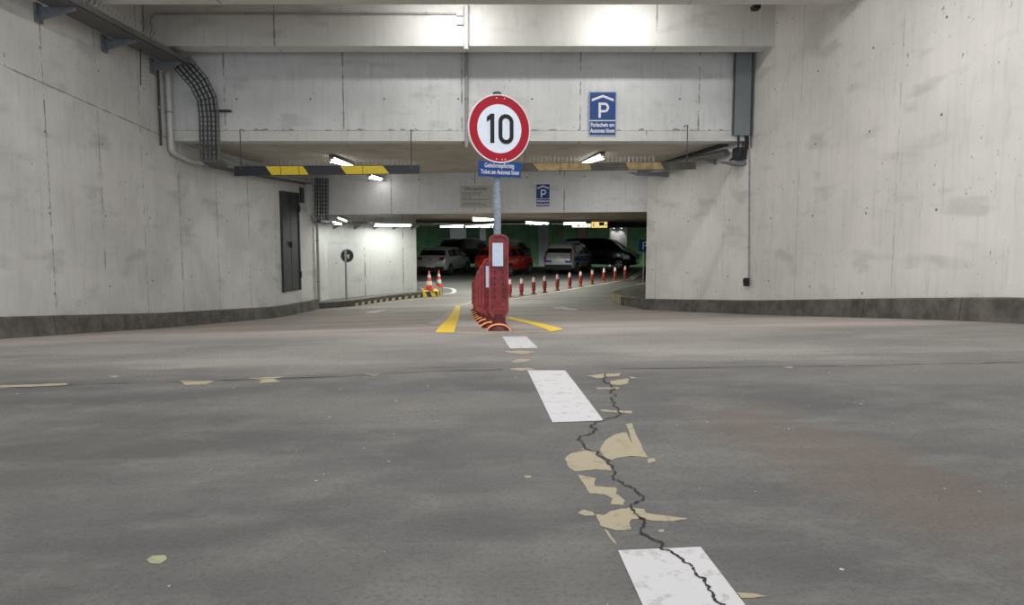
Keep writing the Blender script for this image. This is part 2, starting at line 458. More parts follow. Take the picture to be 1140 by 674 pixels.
# kerbs: polyline of face-bottom points, top raised by h, back offset w
def kerb(name, pts, h, w, side, mat=M_kerb, sub=.5, parent=None, batter=.03):
    q = []
    for a, b_ in zip(pts, pts[1:]):
        a, b_ = Vector(a), Vector(b_); n = max(1, int((b_-a).length/sub))
        for i in range(n): q.append(a+(b_-a)*i/n)
    q.append(Vector(pts[-1])); n = len(q); vs = []; fs = []; mb = MB()
    for i, p in enumerate(q):
        t = (q[min(i+1, n-1)]-q[max(i-1, 0)]).normalized(); nn = Vector((t.y, -t.x))*side
        g = G(p.x, p.y)
        for k, (o_, z_) in enumerate(((0, -.1), (0, 0), (batter, h-.02), (batter+.02, h), (w, h), (w, -.1))):
            r_ = p+nn*o_; vs.append((r_.x, r_.y, (g if k < 5 else g)+z_))
    for i in range(n-1):
        for k in range(6):
            a, b_ = i*6+k, i*6+(k+1) % 6; fs.append((a, b_, b_+6, a+6))
    fs += [(0, 1, 2, 3, 4, 5), tuple(range(6*n-6, 6*n))]
    mb.add(vs, fs); o = mb.build(name, mat, parent, local=False)
    return o if parent else ST(o)
kerb('baseboard_left', [(-7.38, -8.9), (-7.38, 16), (XL(23.4)+.14, 23.4)], .32, .13, -1)
kerb('baseboard_right', [(XR(-8.9)-.13, -8.9), (XR(15.9)-.13, 15.9), (XR(20.2)-.12, 20.2)], .31, .115, 1)

# raised walkway right: its kerb outline from the photograph's edge, at real depth
def gxy(px, py): p = ground(px, py); return Vector((p.x, p.y))
RK = [Vector((XR(19.4)-.13, 19.4))] + [gxy(*p) for p in ((704.5, 342), (691, 340.3), (684, 337.6), (680.5, 334.4), (681.5, 331.5), (688, 329), (702, 326), (718, 323.3))]
dd = (RK[-1]-RK[-2]).normalized(); RK.append(RK[-1]+dd*6)
HK = .27
def slab(name, outline, h, mat, zlow=-.15):
    mb = MB(); n = len(outline)
    vs = [(p[0], p[1], G(p[0], p[1])+h) for p in outline] + [(p[0], p[1], G(p[0], p[1])+zlow) for p in outline]
    mb.add(vs, [tuple(range(n))]).add(vs, [(i, (i+1) % n, (i+1) % n+n, i+n) for i in range(n)], 1)
    return ST(mb.build(name, [mat, M_kerb]))
walk_r = slab('floor_walkway_right', [tuple(p) for p in RK] + [(12, 33), (12, 20.9), (4.1, 20.7), (XR(20.3), 20.3), (XR(19.4), 19.4)], HK, M_conc)

def ribbon(name, pts, wid, mat, z=.004, top=0.0, parent=None, label=None, cat=None, group=None, sub=.3):
    """painted line that follows the ground; pts in world xy"""
    q = []
    for a, b_ in zip(pts, pts[1:]):
        a, b_ = Vector(a), Vector(b_); n = max(1, int((b_-a).length/sub))
        for i in range(n): q.append(a+(b_-a)*i/n)
    q.append(Vector(pts[-1])); n = len(q); mb = MB(); vs = []; fs = []
    for i, p in enumerate(q):
        t = (q[min(i+1, n-1)]-q[max(i-1, 0)]).normalized(); nn = Vector((t.y, -t.x))
        w = wid[0]+(wid[1]-wid[0])*i/(n-1) if isinstance(wid, tuple) else wid
        for s_ in (-.5, .5):
            r_ = p+nn*w*s_; vs.append((r_.x, r_.y, G(r_.x, r_.y)+z+top))
    for i in range(n-1): fs.append((2*i, 2*i+1, 2*i+3, 2*i+2))
    mb.add(vs, fs); o = mb.build(name, mat, parent, local=False)
    if not parent: tag(o, label, cat, group)
    return o
kp = [RK[i] for i in range(1, 10)]
ribbon('kerb_paint', [p+Vector((.07, .02)) for p in kp], .13, M_yellowf, z=.005, top=HK, parent=walk_r, sub=.4)
mb = MB()   # yellow and black blocks on the kerb nose
acc = 0
nosep = RK[2:6]
segs = []
for a, b_ in zip(nosep, nosep[1:]):
    n = max(1, int((b_-a).length/.12))
    for i in range(n): segs.append((a+(b_-a)*i/n, a+(b_-a)*(i+1)/n))
for i, (a, b_) in enumerate(segs):
    t = (b_-a).normalized(); nn = Vector((-t.y, t.x))*.006
    nn = nn if nn.dot(Vector((-.5, -1))) > 0 else -nn
    ga = G(a.x, a.y); a2, b2 = a+nn, b_+nn
    mb.add([(a2.x, a2.y, ga+.01), (b2.x, b2.y, ga+.01), (b2.x, b2.y, ga+HK), (a2.x, a2.y, ga+HK)], [(0, 1, 2, 3)], i % 2)
mb.build('kerb_stripes', [M_yellowf, M_dmetal], walk_r, local=False)

# raised walkway left in front of the oblique wall
LK = [Vector((XL(23.4)+.14, 23.4))] + [gxy(*p) for p in ((378, 342.5), (395, 341), (432, 335.5), (471, 331), (486, 330.5), (492, 328.5), (487, 324.5))]
walk_l = slab('floor_walkway_left', [tuple(p) for p in LK] + [(-3.3, 31), (-7.2, 31), (-7.2, 23.4)], .20, M_conc)
mb = MB(); segs = []
for a, b_ in zip(LK[2:4], LK[3:5]):
    n = max(1, int((b_-a).length/.14))
    for i in range(n): segs.append((a+(b_-a)*i/n, a+(b_-a)*(i+1)/n))
for i, (a, b_) in enumerate(segs):
    t = (b_-a).normalized(); nn = Vector((t.y, -t.x))*.006
    a2, b2 = a+nn, b_+nn; ga = G(a.x, a.y); hh = .10
    mb.add([(a2.x, a2.y, ga+.01), (b2.x, b2.y, ga+.01), (b2.x+t.x*.04, b2.y+t.y*.04, ga+hh), (a2.x+t.x*.04, a2.y+t.y*.04, ga+hh)], [(0, 1, 2, 3)], i % 2)
mb.build('kerb_stripes', [M_yellowf, M_dmetal], walk_l, local=False)
mb = MB(); segs = []
for a, b_ in zip(LK[4:7], LK[5:8]):
    n = max(1, round((b_-a).length/.17))
    for i in range(n): segs.append((a+(b_-a)*i/n, a+(b_-a)*(i+1)/n))
for i, (a, b_) in enumerate(segs):
    t = (b_-a).normalized(); nn = Vector((t.y, -t.x))*.006; a2, b2 = a+nn, b_+nn; ga = G(a.x, a.y)
    mb.add([(a2.x, a2.y, ga+.005), (b2.x, b2.y, ga+.005), (b2.x-t.x*.08, b2.y-t.y*.08, ga+.20), (a2.x-t.x*.08, a2.y-t.y*.08, ga+.20)], [(0, 1, 2, 3)], i % 2)
mb.build('nose_stripes', [M_yellow, M_dmetal], walk_l, local=False)
mb = MB()   # painted diagonal bands over the walkway nose
pn = [at(x, y, 28) for x, y in ((0, 0),)]
c0 = (LK[4]+LK[5])/2
for i in range(5):
    a = Vector((LK[4].x + .02 + i*.2, LK[4].y+.03)); dv = Vector((-.28, 1.3))
    if a.x > LK[6].x-.12: break
    pts = [a, a+Vector((.2, 0)), a+Vector((.2, 0))+dv, a+dv]
    mb.add([(p.x, p.y, G(p.x, p.y)+.205) for p in pts], [(0, 1, 2, 3)], i % 2)
mb.build('walkway_bands', [M_yellow, M_dmetal], walk_l, local=False)

# beams
def beam(name, a, b_, z0, z1, depth, mat):
    a, b_ = Vector(a), Vector(b_); t = (b_-a).normalized(); nn = Vector((-t.y, t.x))*depth
    mb = MB(); q = [a, b_, b_+nn, a+nn]
    vs = [(p.x, p.y, z0) for p in q]+[(p.x, p.y, z1) for p in q]
    mb.add(vs, [(0, 1, 2, 3), (4, 5, 6, 7), (0, 1, 5, 4), (1, 2, 6, 5), (2, 3, 7, 6), (3, 0, 4, 7)])
    return ST(mb.build(name, mat))
beam('trim_1', (-7.5, 11.95), (XR(12)+.0, 11.95), CH+3.85, TOP, .5, M_beamface)
beam('trim_2', (-7.5, 15.1), (XR(15.1), 15.1), CH+3.85, TOP, .5, M_beamface)
beam('trim_3', (-7.5, 16.1), (XR(16.1), 16.1), CH+2.06, TOP, .45, M_beam)
lip = ST(MB().box(((-7.5+XR(16.0))/2, 16.08, CH+2.17), (XR(16)+7.45, .06, .22)).build('trim_4', M_beamface))
B3a, B3b = Vector((-6.55, 22.95)), Vector((3.78, 20.25))
beam('trim_5', B3a, B3b, CH+.655, CH+1.95, .4, M_beam)
b3t = (B3b-B3a).normalized(); b3n = Vector((b3t.y, -b3t.x))
def onb3(px, py, off=.01):
    d = ray(px, py); o = Vector((0, 0, CH)); n3 = Vector((b3n.x, b3n.y, 0))
    p0 = Vector((B3a.x, B3a.y, 0)) + n3*off
    return o + d*((p0-o).dot(n3)/d.dot(n3))
# ceilings
ST(MB().box((-1, 3.6, TOP+.15), (18, 25.9, .3)).build('ceiling', M_ceil))
mb = MB(); mb.add([(-7.9, 16.4, CH+2.12), (6, 16.4, CH+2.12), (4.4, 20.6, CH+1.82), (-7.9, 23.4, CH+1.86),
                   (-7.9, 16.4, CH+2.4), (6, 16.4, CH+2.4), (4.4, 20.6, CH+2.2), (-7.9, 23.4, CH+2.2)],
                  [(0, 1, 2, 3), (4, 5, 6, 7), (0, 1, 5, 4), (1, 2, 6, 5), (2, 3, 7, 6), (3, 0, 4, 7)])
ST(mb.build('ceiling_ramp', M_ceil))
mb = MB(); n_ = 6; oc = [(-16, 24.4), (-6.6, 23.2), (4.1, 20.6), (16, 22.2), (16, 50.3), (-16, 50.3)]
mb.add([(x, y, CH+.745) for x, y in oc]+[(x, y, CH+1.1) for x, y in oc], [tuple(range(6)), tuple(range(11, 5, -1))]+[(i, (i+1) % 6, (i+1) % 6+6, i+6) for i in range(6)]); ST(mb.build('ceiling_garage', M_ceil2))
ST(MB().box((9.9, 42.6, CH+.60), (11.6, 1.2, .30)).build('trim_6', M_soffit))
# garage walls
wall_strip('wall_back', [(-15.9, 50), (15.9, 50)], -1.6, CH+1.1, M_green, .3, -1)
wall_strip('wall_garage_left', [(-15.8, 24), (-15.8, 50)], -1.6, CH+1.1, M_green, .3, -1)
wall_strip('wall_garage_right', [(15.8, 21), (15.8, 50)], -1.6, CH+1.1, M_green, .3, 1)
wall_strip('wall_garage_front_left', [(-15.8, 24.2), (-6.6, 24.2)], -1.7, CH+2.2, M_front, .3, 1)
wall_strip('wall_garage_front_right', [(9.4, 22.3), (15.8, 22.3)], -1.7, CH+2.2, M_front, .3, 1)

# ------------------------------------------------------------------ floor parts: cracks and worn patches
def fpoly(name, pix, mat, parent=floor, z=.0015, label=None, cat=None, group=None):
    pts = [ground(*p) for p in pix]; n = len(pts)
    bm = bmesh.new(); vs = [bm.verts.new((p.x, p.y, 0)) for p in pts]; f = bm.faces.new(vs)
    bmesh.ops.triangulate(bm, faces=[f])
    y0, y1 = min(p.y for p in pts), max(p.y for p in pts)
    k = math.ceil(y0/.25)*.25
    while k < y1:
        bmesh.ops.bisect_plane(bm, geom=bm.verts[:]+bm.edges[:]+bm.faces[:], plane_co=(0, k, 0), plane_no=(0, 1, 0)); k += .25
    bm.verts.ensure_lookup_table(); bm.verts.index_update()
    mb = MB(); mb.v = [(v.co.x, v.co.y, G(v.co.x, v.co.y)+z) for v in bm.verts]; mb.f = [tuple(v.index for v in f.verts) for f in bm.faces]; mb.m = [0]*len(mb.f)
    bm.free(); o = mb.build(name, mat, parent, local=False)
    if not parent: tag(o, label, cat, group)
    return o
def rough_poly(pix, amp=.9):
    """irregular, chipped outline: midpoints displaced"""
    out = []; n = len(pix)
    for i in range(n):
        a, b_ = pix[i], pix[(i+1) % n]; out.append(a); L = math.hypot(b_[0]-a[0], b_[1]-a[1])
        k = int(L/5)
        for j in range(1, k+1):
            t = j/(k+1); out.append((a[0]+(b_[0]-a[0])*t+random.uniform(-amp, amp), a[1]+(b_[1]-a[1])*t+random.uniform(-amp, amp)*.45))
    return out
def Z1(pts): return [(540+x/2.147, 360+y/2.147) for x, y in pts]
patches = [
    [(275,302),(288,280),(315,265),(338,262),(353,290),(336,242),(346,240),(352,240),(365,275),(388,322),(350,318),(320,322),(296,330),(282,316)],
    [(190,325),(205,312),(240,305),(264,308),(285,330),(308,354),(270,350),(215,355),(200,345)],
    [(222,363),(238,366),(265,372),(262,390),(315,395),(312,408),(335,425),(330,436),(300,435),(305,420),(285,410),(250,408)],
    [(265,458),(285,460),(300,450),(345,442),(380,445),(385,455),(485,468),(450,475),(400,473),(378,468),(350,470),(345,478),(350,494),(315,497),(275,485)],
    [(222,455),(236,447),(258,452),(262,460),(240,462)],
    [(602,645),(640,647),(678,654),(640,658),(612,658)],
    [(242,126),(280,122),(325,120),(320,127),(295,128),(270,132)],
    [(300,138),(345,133),(342,144),(322,148),(300,147)],
    [(266,154),(320,154),(318,158),(268,158)],
    [(275,207),(352,211),(350,216),(285,212)],
    [(388,325),(402,323),(410,330),(392,336)],
    [(414,495),(428,494),(427,500),(416,500)],
    [(45,68),(90,66),(125,70),(90,74),(60,72)],
    [(62,92),(80,86),(110,86),(100,92),(75,95)],
    [(58,109),(100,107),(122,111),(80,114)],
    [(285,492),(292,496),(310,520),(315,532),(303,520)],
    [(92,366),(108,365),(112,370),(98,371)],
    [(345,128),(368,130),(350,133)],
]
for p in patches: fpoly('worn_patch', rough_poly(Z1(p)), M_tan)
for p in ([(0,429.5),(30,428.5),(74,427),(76,429.5),(35,431),(0,433)], [(200,424.5),(240,424),(228,428.5),(206,429)],
          [(275,421.5),(318,419.5),(305,422.5),(312,425.5),(288,427),(292,423.5)], [(405,417),(428,416),(416,419)],
          [(120,419),(132,418.5),(128,421)], [(870,409),(884,408.5),(880,410.5)], [(1070,404.5),(1098,403.5),(1088,405.5)]):
    fpoly('worn_patch', rough_poly(p, .5), M_tan)
fpoly('olive_patch', rough_poly([(163,624),(170,619.5),(184,619),(186,623),(178,628.5),(168,628)]), M_olive)

def crackline(pix, w, amp, z=.005, depth=4):
    pts = [ground(*p) for p in pix]; pts = [Vector((p.x, p.y)) for p in pts]
    for _ in range(depth):
        q = []
        for a, b_ in zip(pts, pts[1:]):
            d = b_-a; q += [a, (a+b_)/2 + Vector((-d.y, d.x))*random.uniform(-amp, amp)]
        pts = q+[pts[-1]]
    mb = MB(); vs = []; n = len(pts)
    for i, p in enumerate(pts):
        t = (pts[min(i+1, n-1)]-pts[max(i-1, 0)]).normalized(); nn = Vector((t.y, -t.x)); ww = w*random.uniform(.35, 1.4)
        for s_ in (-.5, .5):
            r_ = p+nn*ww*s_; vs.append((r_.x, r_.y, G(r_.x, r_.y)+z))
    mb.add(vs, [(2*i, 2*i+1, 2*i+3, 2*i+2) for i in range(n-1)])
    return mb.build('crack', M_crack, floor, local=False)
crackline(Z1([(290,120),(300,165),(308,200),(290,230),(262,238),(235,270),(235,290),(270,310),(305,350),(302,368),(350,395),(378,420),(380,470),(388,510),(425,545),(475,575),(505,605),(530,630),(545,650),(572,676),(590,700)]), .0085, .22)
crackline([(0, 432), (100, 428.5), (200, 425.5), (300, 422), (430, 416.5), (560, 412)], .012, .05, z=.003, depth=3)
crackline([(690, 411), (880, 408.5), (1000, 406.5), (1140, 404)], .010, .05, z=.003, depth=3)

# ------------------------------------------------------------------ road markings (things of their own)
g = 'white dashes of the centre line'
for pix, lab in (([(688, 614), (780, 610), (829, 674), (868, 724), (738, 724), (715, 674)], 'nearest white centre line dash crossed by a dark crack'),
                 ([(587, 413), (629, 413), (672, 469), (615, 471)], 'long white centre line dash between nearest dash and red beacon'),
                 ([(559, 375.3), (586, 375), (599, 388), (568, 388.7)], 'small white centre line dash just in front of red beacon')):
    fpoly('lane_marking', pix, M_whitew, None, .003, lab, 'road marking', g)
isl = empty('traffic_island_marking', ground(556, 369), 'yellow painted triangle outline around foot of the red beacons', 'road marking')
fpoly('yellow_band', [(484.6, 370.6), (505.7, 370.6), (508.5, 361), (512.5, 341), (508, 340.2), (502, 349)], M_yellow, isl, .004)
fpoly('yellow_band', [(567.6, 352.6), (628, 367.3), (613, 369.6), (563, 354.6)], M_yellow, isl, .004)
def seg2(pix): return [gxy(*p) for p in pix]
ribbon('edge_line', seg2([(486, 370.8), (545, 371.8), (614, 369.4)]), .05, M_yellowf, .0035, parent=isl)
ribbon('edge_line', seg2([(511, 340.6), (520, 338), (527, 335.5), (531, 332)]), .10, M_yellowf, .0035, parent=isl)
for pix in ([(476, 361), (494, 361), (503, 349), (498, 347)], [(508, 364), (540, 364), (536, 358), (511, 357)], [(512, 351), (530, 350), (529, 346), (514, 346)]):
    fpoly('grey_hatch', pix, M_pale, isl, .003)
ribbon('bollard_line', seg2([(566, 334), (594, 329.5), (620, 325), (646, 320.5), (672, 316), (703, 310.5)]), .12, M_yellowf, .0035, label='pale yellow line under the row of short red bollards', cat='road marking')
fpoly('arrow_marking', [(408, 348.5), (418, 348.8), (424, 346.6), (432, 345.6), (428, 345.1), (419, 346), (414, 347.8), (407, 347.6)], M_whitef, None, .0035, 'small white floor arrow left of the red beacons', 'road marking', 'white floor arrows')
fpoly('arrow_marking', [(616, 342.6), (628, 342), (634, 343.6), (643, 344.2), (641, 345.8), (630, 345.2), (626, 343.8), (618, 343.8)], M_whitef, None, .0035, 'small white floor arrow right of the red beacons', 'road marking', 'white floor arrows')
ribbon('bay_line', seg2([(701, 310.5), (714, 301.5)]), .12, M_whitef, label='left one of two white bay lines by the right wall end', cat='road marking', group='white bay lines')
ribbon('bay_line', seg2([(703.5, 311.5), (718, 302.2)]), .12, M_whitef, label='right one of two white bay lines by the right wall end', cat='road marking', group='white bay lines')
ribbon('curved_marking', seg2([(494, 328), (504, 326.5), (506.5, 324), (503, 321.5), (493, 320.3)]), .16, M_whitef, label='curved white floor line beside the traffic cones', cat='road marking')
ribbon('edge_marking', seg2([(708, 316.8), (722, 315)]), .14, M_yellowf, label='short yellow floor line behind the raised right walkway', cat='road marking')

# ------------------------------------------------------------------ text helper
def text_mesh(s, size, name, mat, parent, M, extrude=.001, align='CENTER', bold=0.0, sx=1.0):
    cu = bpy.data.curves.new(name, 'FONT'); cu.body = s; cu.size = size; cu.extrude = extrude; cu.align_x = align; cu.offset = bold
    cu.resolution_u = 3
    ob = bpy.data.objects.new(name, cu); COL.objects.link(ob)
    dg = bpy.context.evaluated_depsgraph_get(); me = bpy.data.meshes.new_from_object(ob.evaluated_get(dg))
    bpy.data.objects.remove(ob); me.name = name
    # text lies in XY facing +Z -> stand it up facing -Y
    me.transform(M @ Matrix.Rotation(math.pi/2, 4, 'X') @ Matrix.Diagonal((sx, 1, 1, 1)))
    me.materials.clear(); me.materials.append(mat)
    o = bpy.data.objects.new(name, me); COL.objects.link(o); o.parent = parent; return o

# ------------------------------------------------------------------ speed limit sign on the beacon
def circ(r, n=64, cx=0, cz=0): return [(cx+r*math.cos(2*math.pi*i/n), cz+r*math.sin(2*math.pi*i/n)) for i in range(n)]
SY = 8.42
base = ground(555.5, 368.0); SX = base.x; gz = G(SX, SY)
def outline(h, hw, z0=.2, n=10):
    r = hw*.72; pts = [(-hw*.66, z0-.04), (hw*.66, z0-.04), (hw, z0+.03)]
    for i in range(n+1):
        a = math.pi/2*i/n; pts.append((hw-r+r*math.cos(a), h-r*.8+r*.8*math.sin(a)))
    for i in range(n+1):
        a = math.pi/2+math.pi/2*i/n; pts.append((-hw+r+r*math.cos(a), h-r*.8+r*.8*math.sin(a)))
    pts.append((-hw, z0+.03)); return pts
def make_beacon(name, label, h, group, loc, sheet_h, hw=.115):
    t = empty(name, loc, label, 'guide beacon', group)
    o1 = outline(h, hw); o2 = [(x*.84, (z-.6*h)*.955+.6*h) for x, z in o1]
    b_ = MB(); b_.prism(o1, .045)
    for k in range(int((h-.30)/.055)):
        b_.box((0, -.026, .24+k*.055), (hw*1.5, .008, .012))
    b_.box((0, -.0275, h*.5), (.012, .01, h*.55)); b_.box((0, .0275, h*.5), (.012, .01, h*.6))
    b_.build('blade', M_beacon, t)
    MB().ring(o1, o2, .085).build('rim', M_beaconr, t)
    MB().lathe([(.148, 0), (.146, .012), (.125, .045), (.095, .075), (.078, .11), (.078, .19)], 28, sy=.75).build('foot', M_beacond, t, True)
    # half-ring reflector on the foot
    po = [(.146*math.cos(a), .088*math.sin(a)) for a in [math.pi*i/20 for i in range(21)]]
    pi_ = [(.128*math.cos(a), .070*math.sin(a)) for a in [math.pi*i/20 for i in range(21)]]
    mr = MB(); n = 21; vs = [(x, -.112+ z*.45, z+.004) for x, z in po]+[(x, -.118 + z*.45, z+.004) for x, z in pi_]
    vs += [(x, y+.012, z) for x, y, z in vs]
    fs = [(i, i+1, n+i+1, n+i) for i in range(n-1)]+[(2*n+i, 2*n+i+1, i+1, i) for i in range(n-1)]
    mr.add(vs, fs).build('foot_reflector', M_orange, t)
    sl = MB()
    for k in range(5):
        for sx_ in (-.048, .048): sl.box((sx_, -.031, h*.36+k*.072), (.020, .014, .034))
    each(sl, 'slot', M_beacond, t)
    if sheet_h: MB().box((-.012, -.033, h-.10-sheet_h/2), (.125, .012, sheet_h)).build('reflective_sheet', M_sheet, t)
    return t
bm_ = make_beacon('guide_beacon', 'tallest dark red plastic guide beacon, carrying the speed limit sign', 1.13, 'red guide beacons in a row', (SX, SY, gz), .27)
# sign pole with sign: the pole stands in the beacon foot
ps = at(553.5, 200, SY+.075)
PX, PYY = ps.x, SY+.095
sg = empty('speed_limit_sign', (PX, PYY, gz), 'round red and white speed limit sign reading 10 on galvanised pole', 'road sign')
ptop = at(553, 105, PYY).z - gz
MB().tube([(0, 0, 0), (0, 0, ptop)], .043, 20).build('pole', M_galv, sg, True)
MB().lathe([(.05, ptop-.02), (.05, ptop+.015), (.03, ptop+.03)], 16).build('pole_cap', M_dmetal, sg, True)
YAW = R(24)
cc = at(556, 143.6, PYY-.07); rad = .39
Ms = Matrix.Translation((cc.x-PX, -.075, cc.z-gz)) @ Matrix.Rotation(YAW, 4, 'Z')
d_ = MB().ring(circ(rad), circ(rad-.014), .02, M=Ms).build('sign_edge', M_signrim, sg)
MB().ring(circ(rad-.014), circ(.277), .012, M=Ms).build('red_ring', M_red, sg)
MB().prism(circ(.278), .010, M=Ms).build('sign_disc', M_signw, sg)
# digits drawn with the narrow sign lettering
Mf = Ms @ Matrix.Translation((0, -.008, 0))
dg1 = MB()
hD, sw = .330, .050
one = [(-.045, -hD/2), (-.045, hD/2), (-.088, hD/2), (-.145, hD/2-.040), (-.145, hD/2-.098), (-.098, hD/2-.066), (-.098, -hD/2)]
dg1.prism([(x*.92-.026, z) for x, z in one], .004, M=Mf); dg1.build('digit_one', M_blk, sg)
def stadium(hw, hh, r, cx, n=12):
    out = []
    for q, (sx_, sz_) in enumerate(((1, 1), (-1, 1), (-1, -1), (1, -1))):
        for i in range(n+1):
            a = math.pi/2*(q+i/n); out.append((cx+sx_*(hw-r)+r*math.cos(a), sz_*(hh-r)+r*math.sin(a)))
    return out
MB().ring(stadium(.094, hD/2+.004, .090, .080), stadium(.047, hD/2-.043, .044, .080), .004, M=Mf).build('digit_zero', M_blk, sg)
bt = MB()
for x, z in ((-.04, rad-.045), (.06, rad-.045), (-.04, -rad+.045), (.03, -rad+.04), (.07, -rad+.045)): bt.box((x, -.010, z), (.012, .006, .012), M=Ms)
each(bt, 'rivet', M_signrim, sg)
# supplementary plate
pc = at(556.5, 188.7, PYY-.07)
Mp = Matrix.Translation((pc.x-PX, -.075, pc.z-gz)) @ Matrix.Rotation(YAW, 4, 'Z')
MB().box((0, 0, 0), (.535, .014, .178), M=Mp).build('text_plate', M_blue, sg)
text_mesh('Geb\u00fchrenpflichtig', .072, 'plate_lettering', M_signrim, sg, Mp @ Matrix.Translation((-.01, -.009, .018)), bold=.0005, sx=.72)
text_mesh('Ticket am Automat l\u00f6sen', .072, 'plate_lettering', M_signrim, sg, Mp @ Matrix.Translation((-.0, -.009, -.056)), bold=.0005, sx=.655)
cl = MB()
for zz in (cc.z-gz+.2, cc.z-gz-.2, pc.z-gz):
    cl.tube([(0, 0, zz-.02), (0, 0, zz+.02)], .056, 16)
each(cl, 'clamp', M_greymetal, sg)

# the row behind
rowpx = [(547.8, 9.05), (542.6, 10.5), (538.6, 12.0), (536.2, 13.7), (534.4, 15.5), (532.7, 17.3), (531.2, 19.1), (529.8, 20.9)]
ords = ['second from the front, just behind the tallest', 'third from the front', 'fourth from the front', 'fifth from the front',
        'sixth from the front', 'third from the far end', 'second from the far end', 'last at the far end']
b2 = None
for (px, Y), od in zip(rowpx, ords):
    lab = 'dark red guide beacon of the row, ' + od
    X = at(px, 330, Y).x
    if b2 is None:
        b2 = make_beacon('guide_beacon', lab, .885, 'red guide beacons in a row', (X, Y, G(X, Y)), .27); c_ = b2
    elif c_ is b2:
        b2b = c_ = make_beacon('guide_beacon', lab, .885, 'red guide beacons in a row', (X, Y, G(X, Y)), 0)
    else:
        c_ = copy_tree(b2b); c_.location = (X, Y, G(X, Y)); c_['label'] = lab
    c_.rotation_euler.z = R(-4)

# small bollards
def make_bollard(label, loc):
    t = empty('bollard', loc, label, 'bollard', 'short red bollards along the yellow line')
    MB().lathe([(.105, 0), (.10, .02), (.07, .045), (.052, .08), (.052, .11), (.075, .15), (.080, .30), (.072, .48), (.06, .60), (.045, .645), (.018, .665)], 18, sy=.8).build('post', M_bollard, t, True)
    MB().lathe([(.112, 0), (.112, .012), (.09, .03)], 18, sy=.85).build('base_ring', M_beacond, t, True)
    vs = []; n = 7
    for z, r_ in ((.46, .078), (.56, .070), (.63, .057)):
        for i in range(n):
            a = R(-90-50+100*i/(n-1)); vs.append((r_*math.cos(a), r_*math.sin(a)*.85, z))
    MB().add(vs, [(j*n+i, j*n+i+1, (j+1)*n+i+1, (j+1)*n+i) for j in range(2) for i in range(n-1)]).build('reflector_band', M_signrim, t, True)
    return t
bp_ = [(567.6, 330.5), (580.5, 329.2), (594, 327.4), (606.3, 325.8), (620.5, 323.4), (634.2, 321), (646.3, 319), (659.2, 316.8), (672.4, 314.5), (684.7, 312.7), (695.8, 310.8)]
bl = ['right beside the tallest beacon', 'second counting from the tall beacon', 'third counting from the tall beacon', 'fourth counting from the tall beacon',
      'fifth counting from the tall beacon', 'sixth and middle one of the row', 'fifth counting from the far end', 'fourth counting from the far end',
      'third counting from the far end', 'second counting from the far end', 'farthest, nearest the white bay lines']
b3 = None
for p, l in zip(bp_, bl):
    lab = 'short red bollard with white top, ' + l; q = ground(*p)
    if b3 is None: b3 = make_bollard(lab, q)
    else:
        c_ = copy_tree(b3); c_.location = q; c_['label'] = lab

# cones
M_conestripe = plain('cone_white', (.8, .8, .8), .5)
def make_cone(label, loc, s=1.0):
    t = empty('traffic_cone', loc, label, 'traffic cone', 'red and white traffic cones')
    MB().box((0, 0, .02), (.36, .36, .04)).build('cone_base', M_cone, t)
    pr = [(.13, .04), (.105, .18), (.10, .20), (.08, .34), (.075, .36), (.05, .50), (.045, .52), (.022, .72), (.012, .73)]
    MB().lathe([(.13, .04), (.022, .72), (.012, .73)], 20).build('cone_body', M_cone, t, True)
    each(MB().lathe([(.112, .18), (.088, .33)], 20).lathe([(.067, .46), (.048, .58)], 20), 'reflective_band', M_conestripe, t, smooth=True)
    return t
q = ground(478, 322.6, .2); cn = make_cone('red and white traffic cone standing on the walkway nose, left one', q)
q = ground(488.6, 320); c_ = copy_tree(cn); c_.location = q; c_.scale = (1, 1, 1); c_['label'] = 'red and white traffic cone behind the walkway nose, right one'

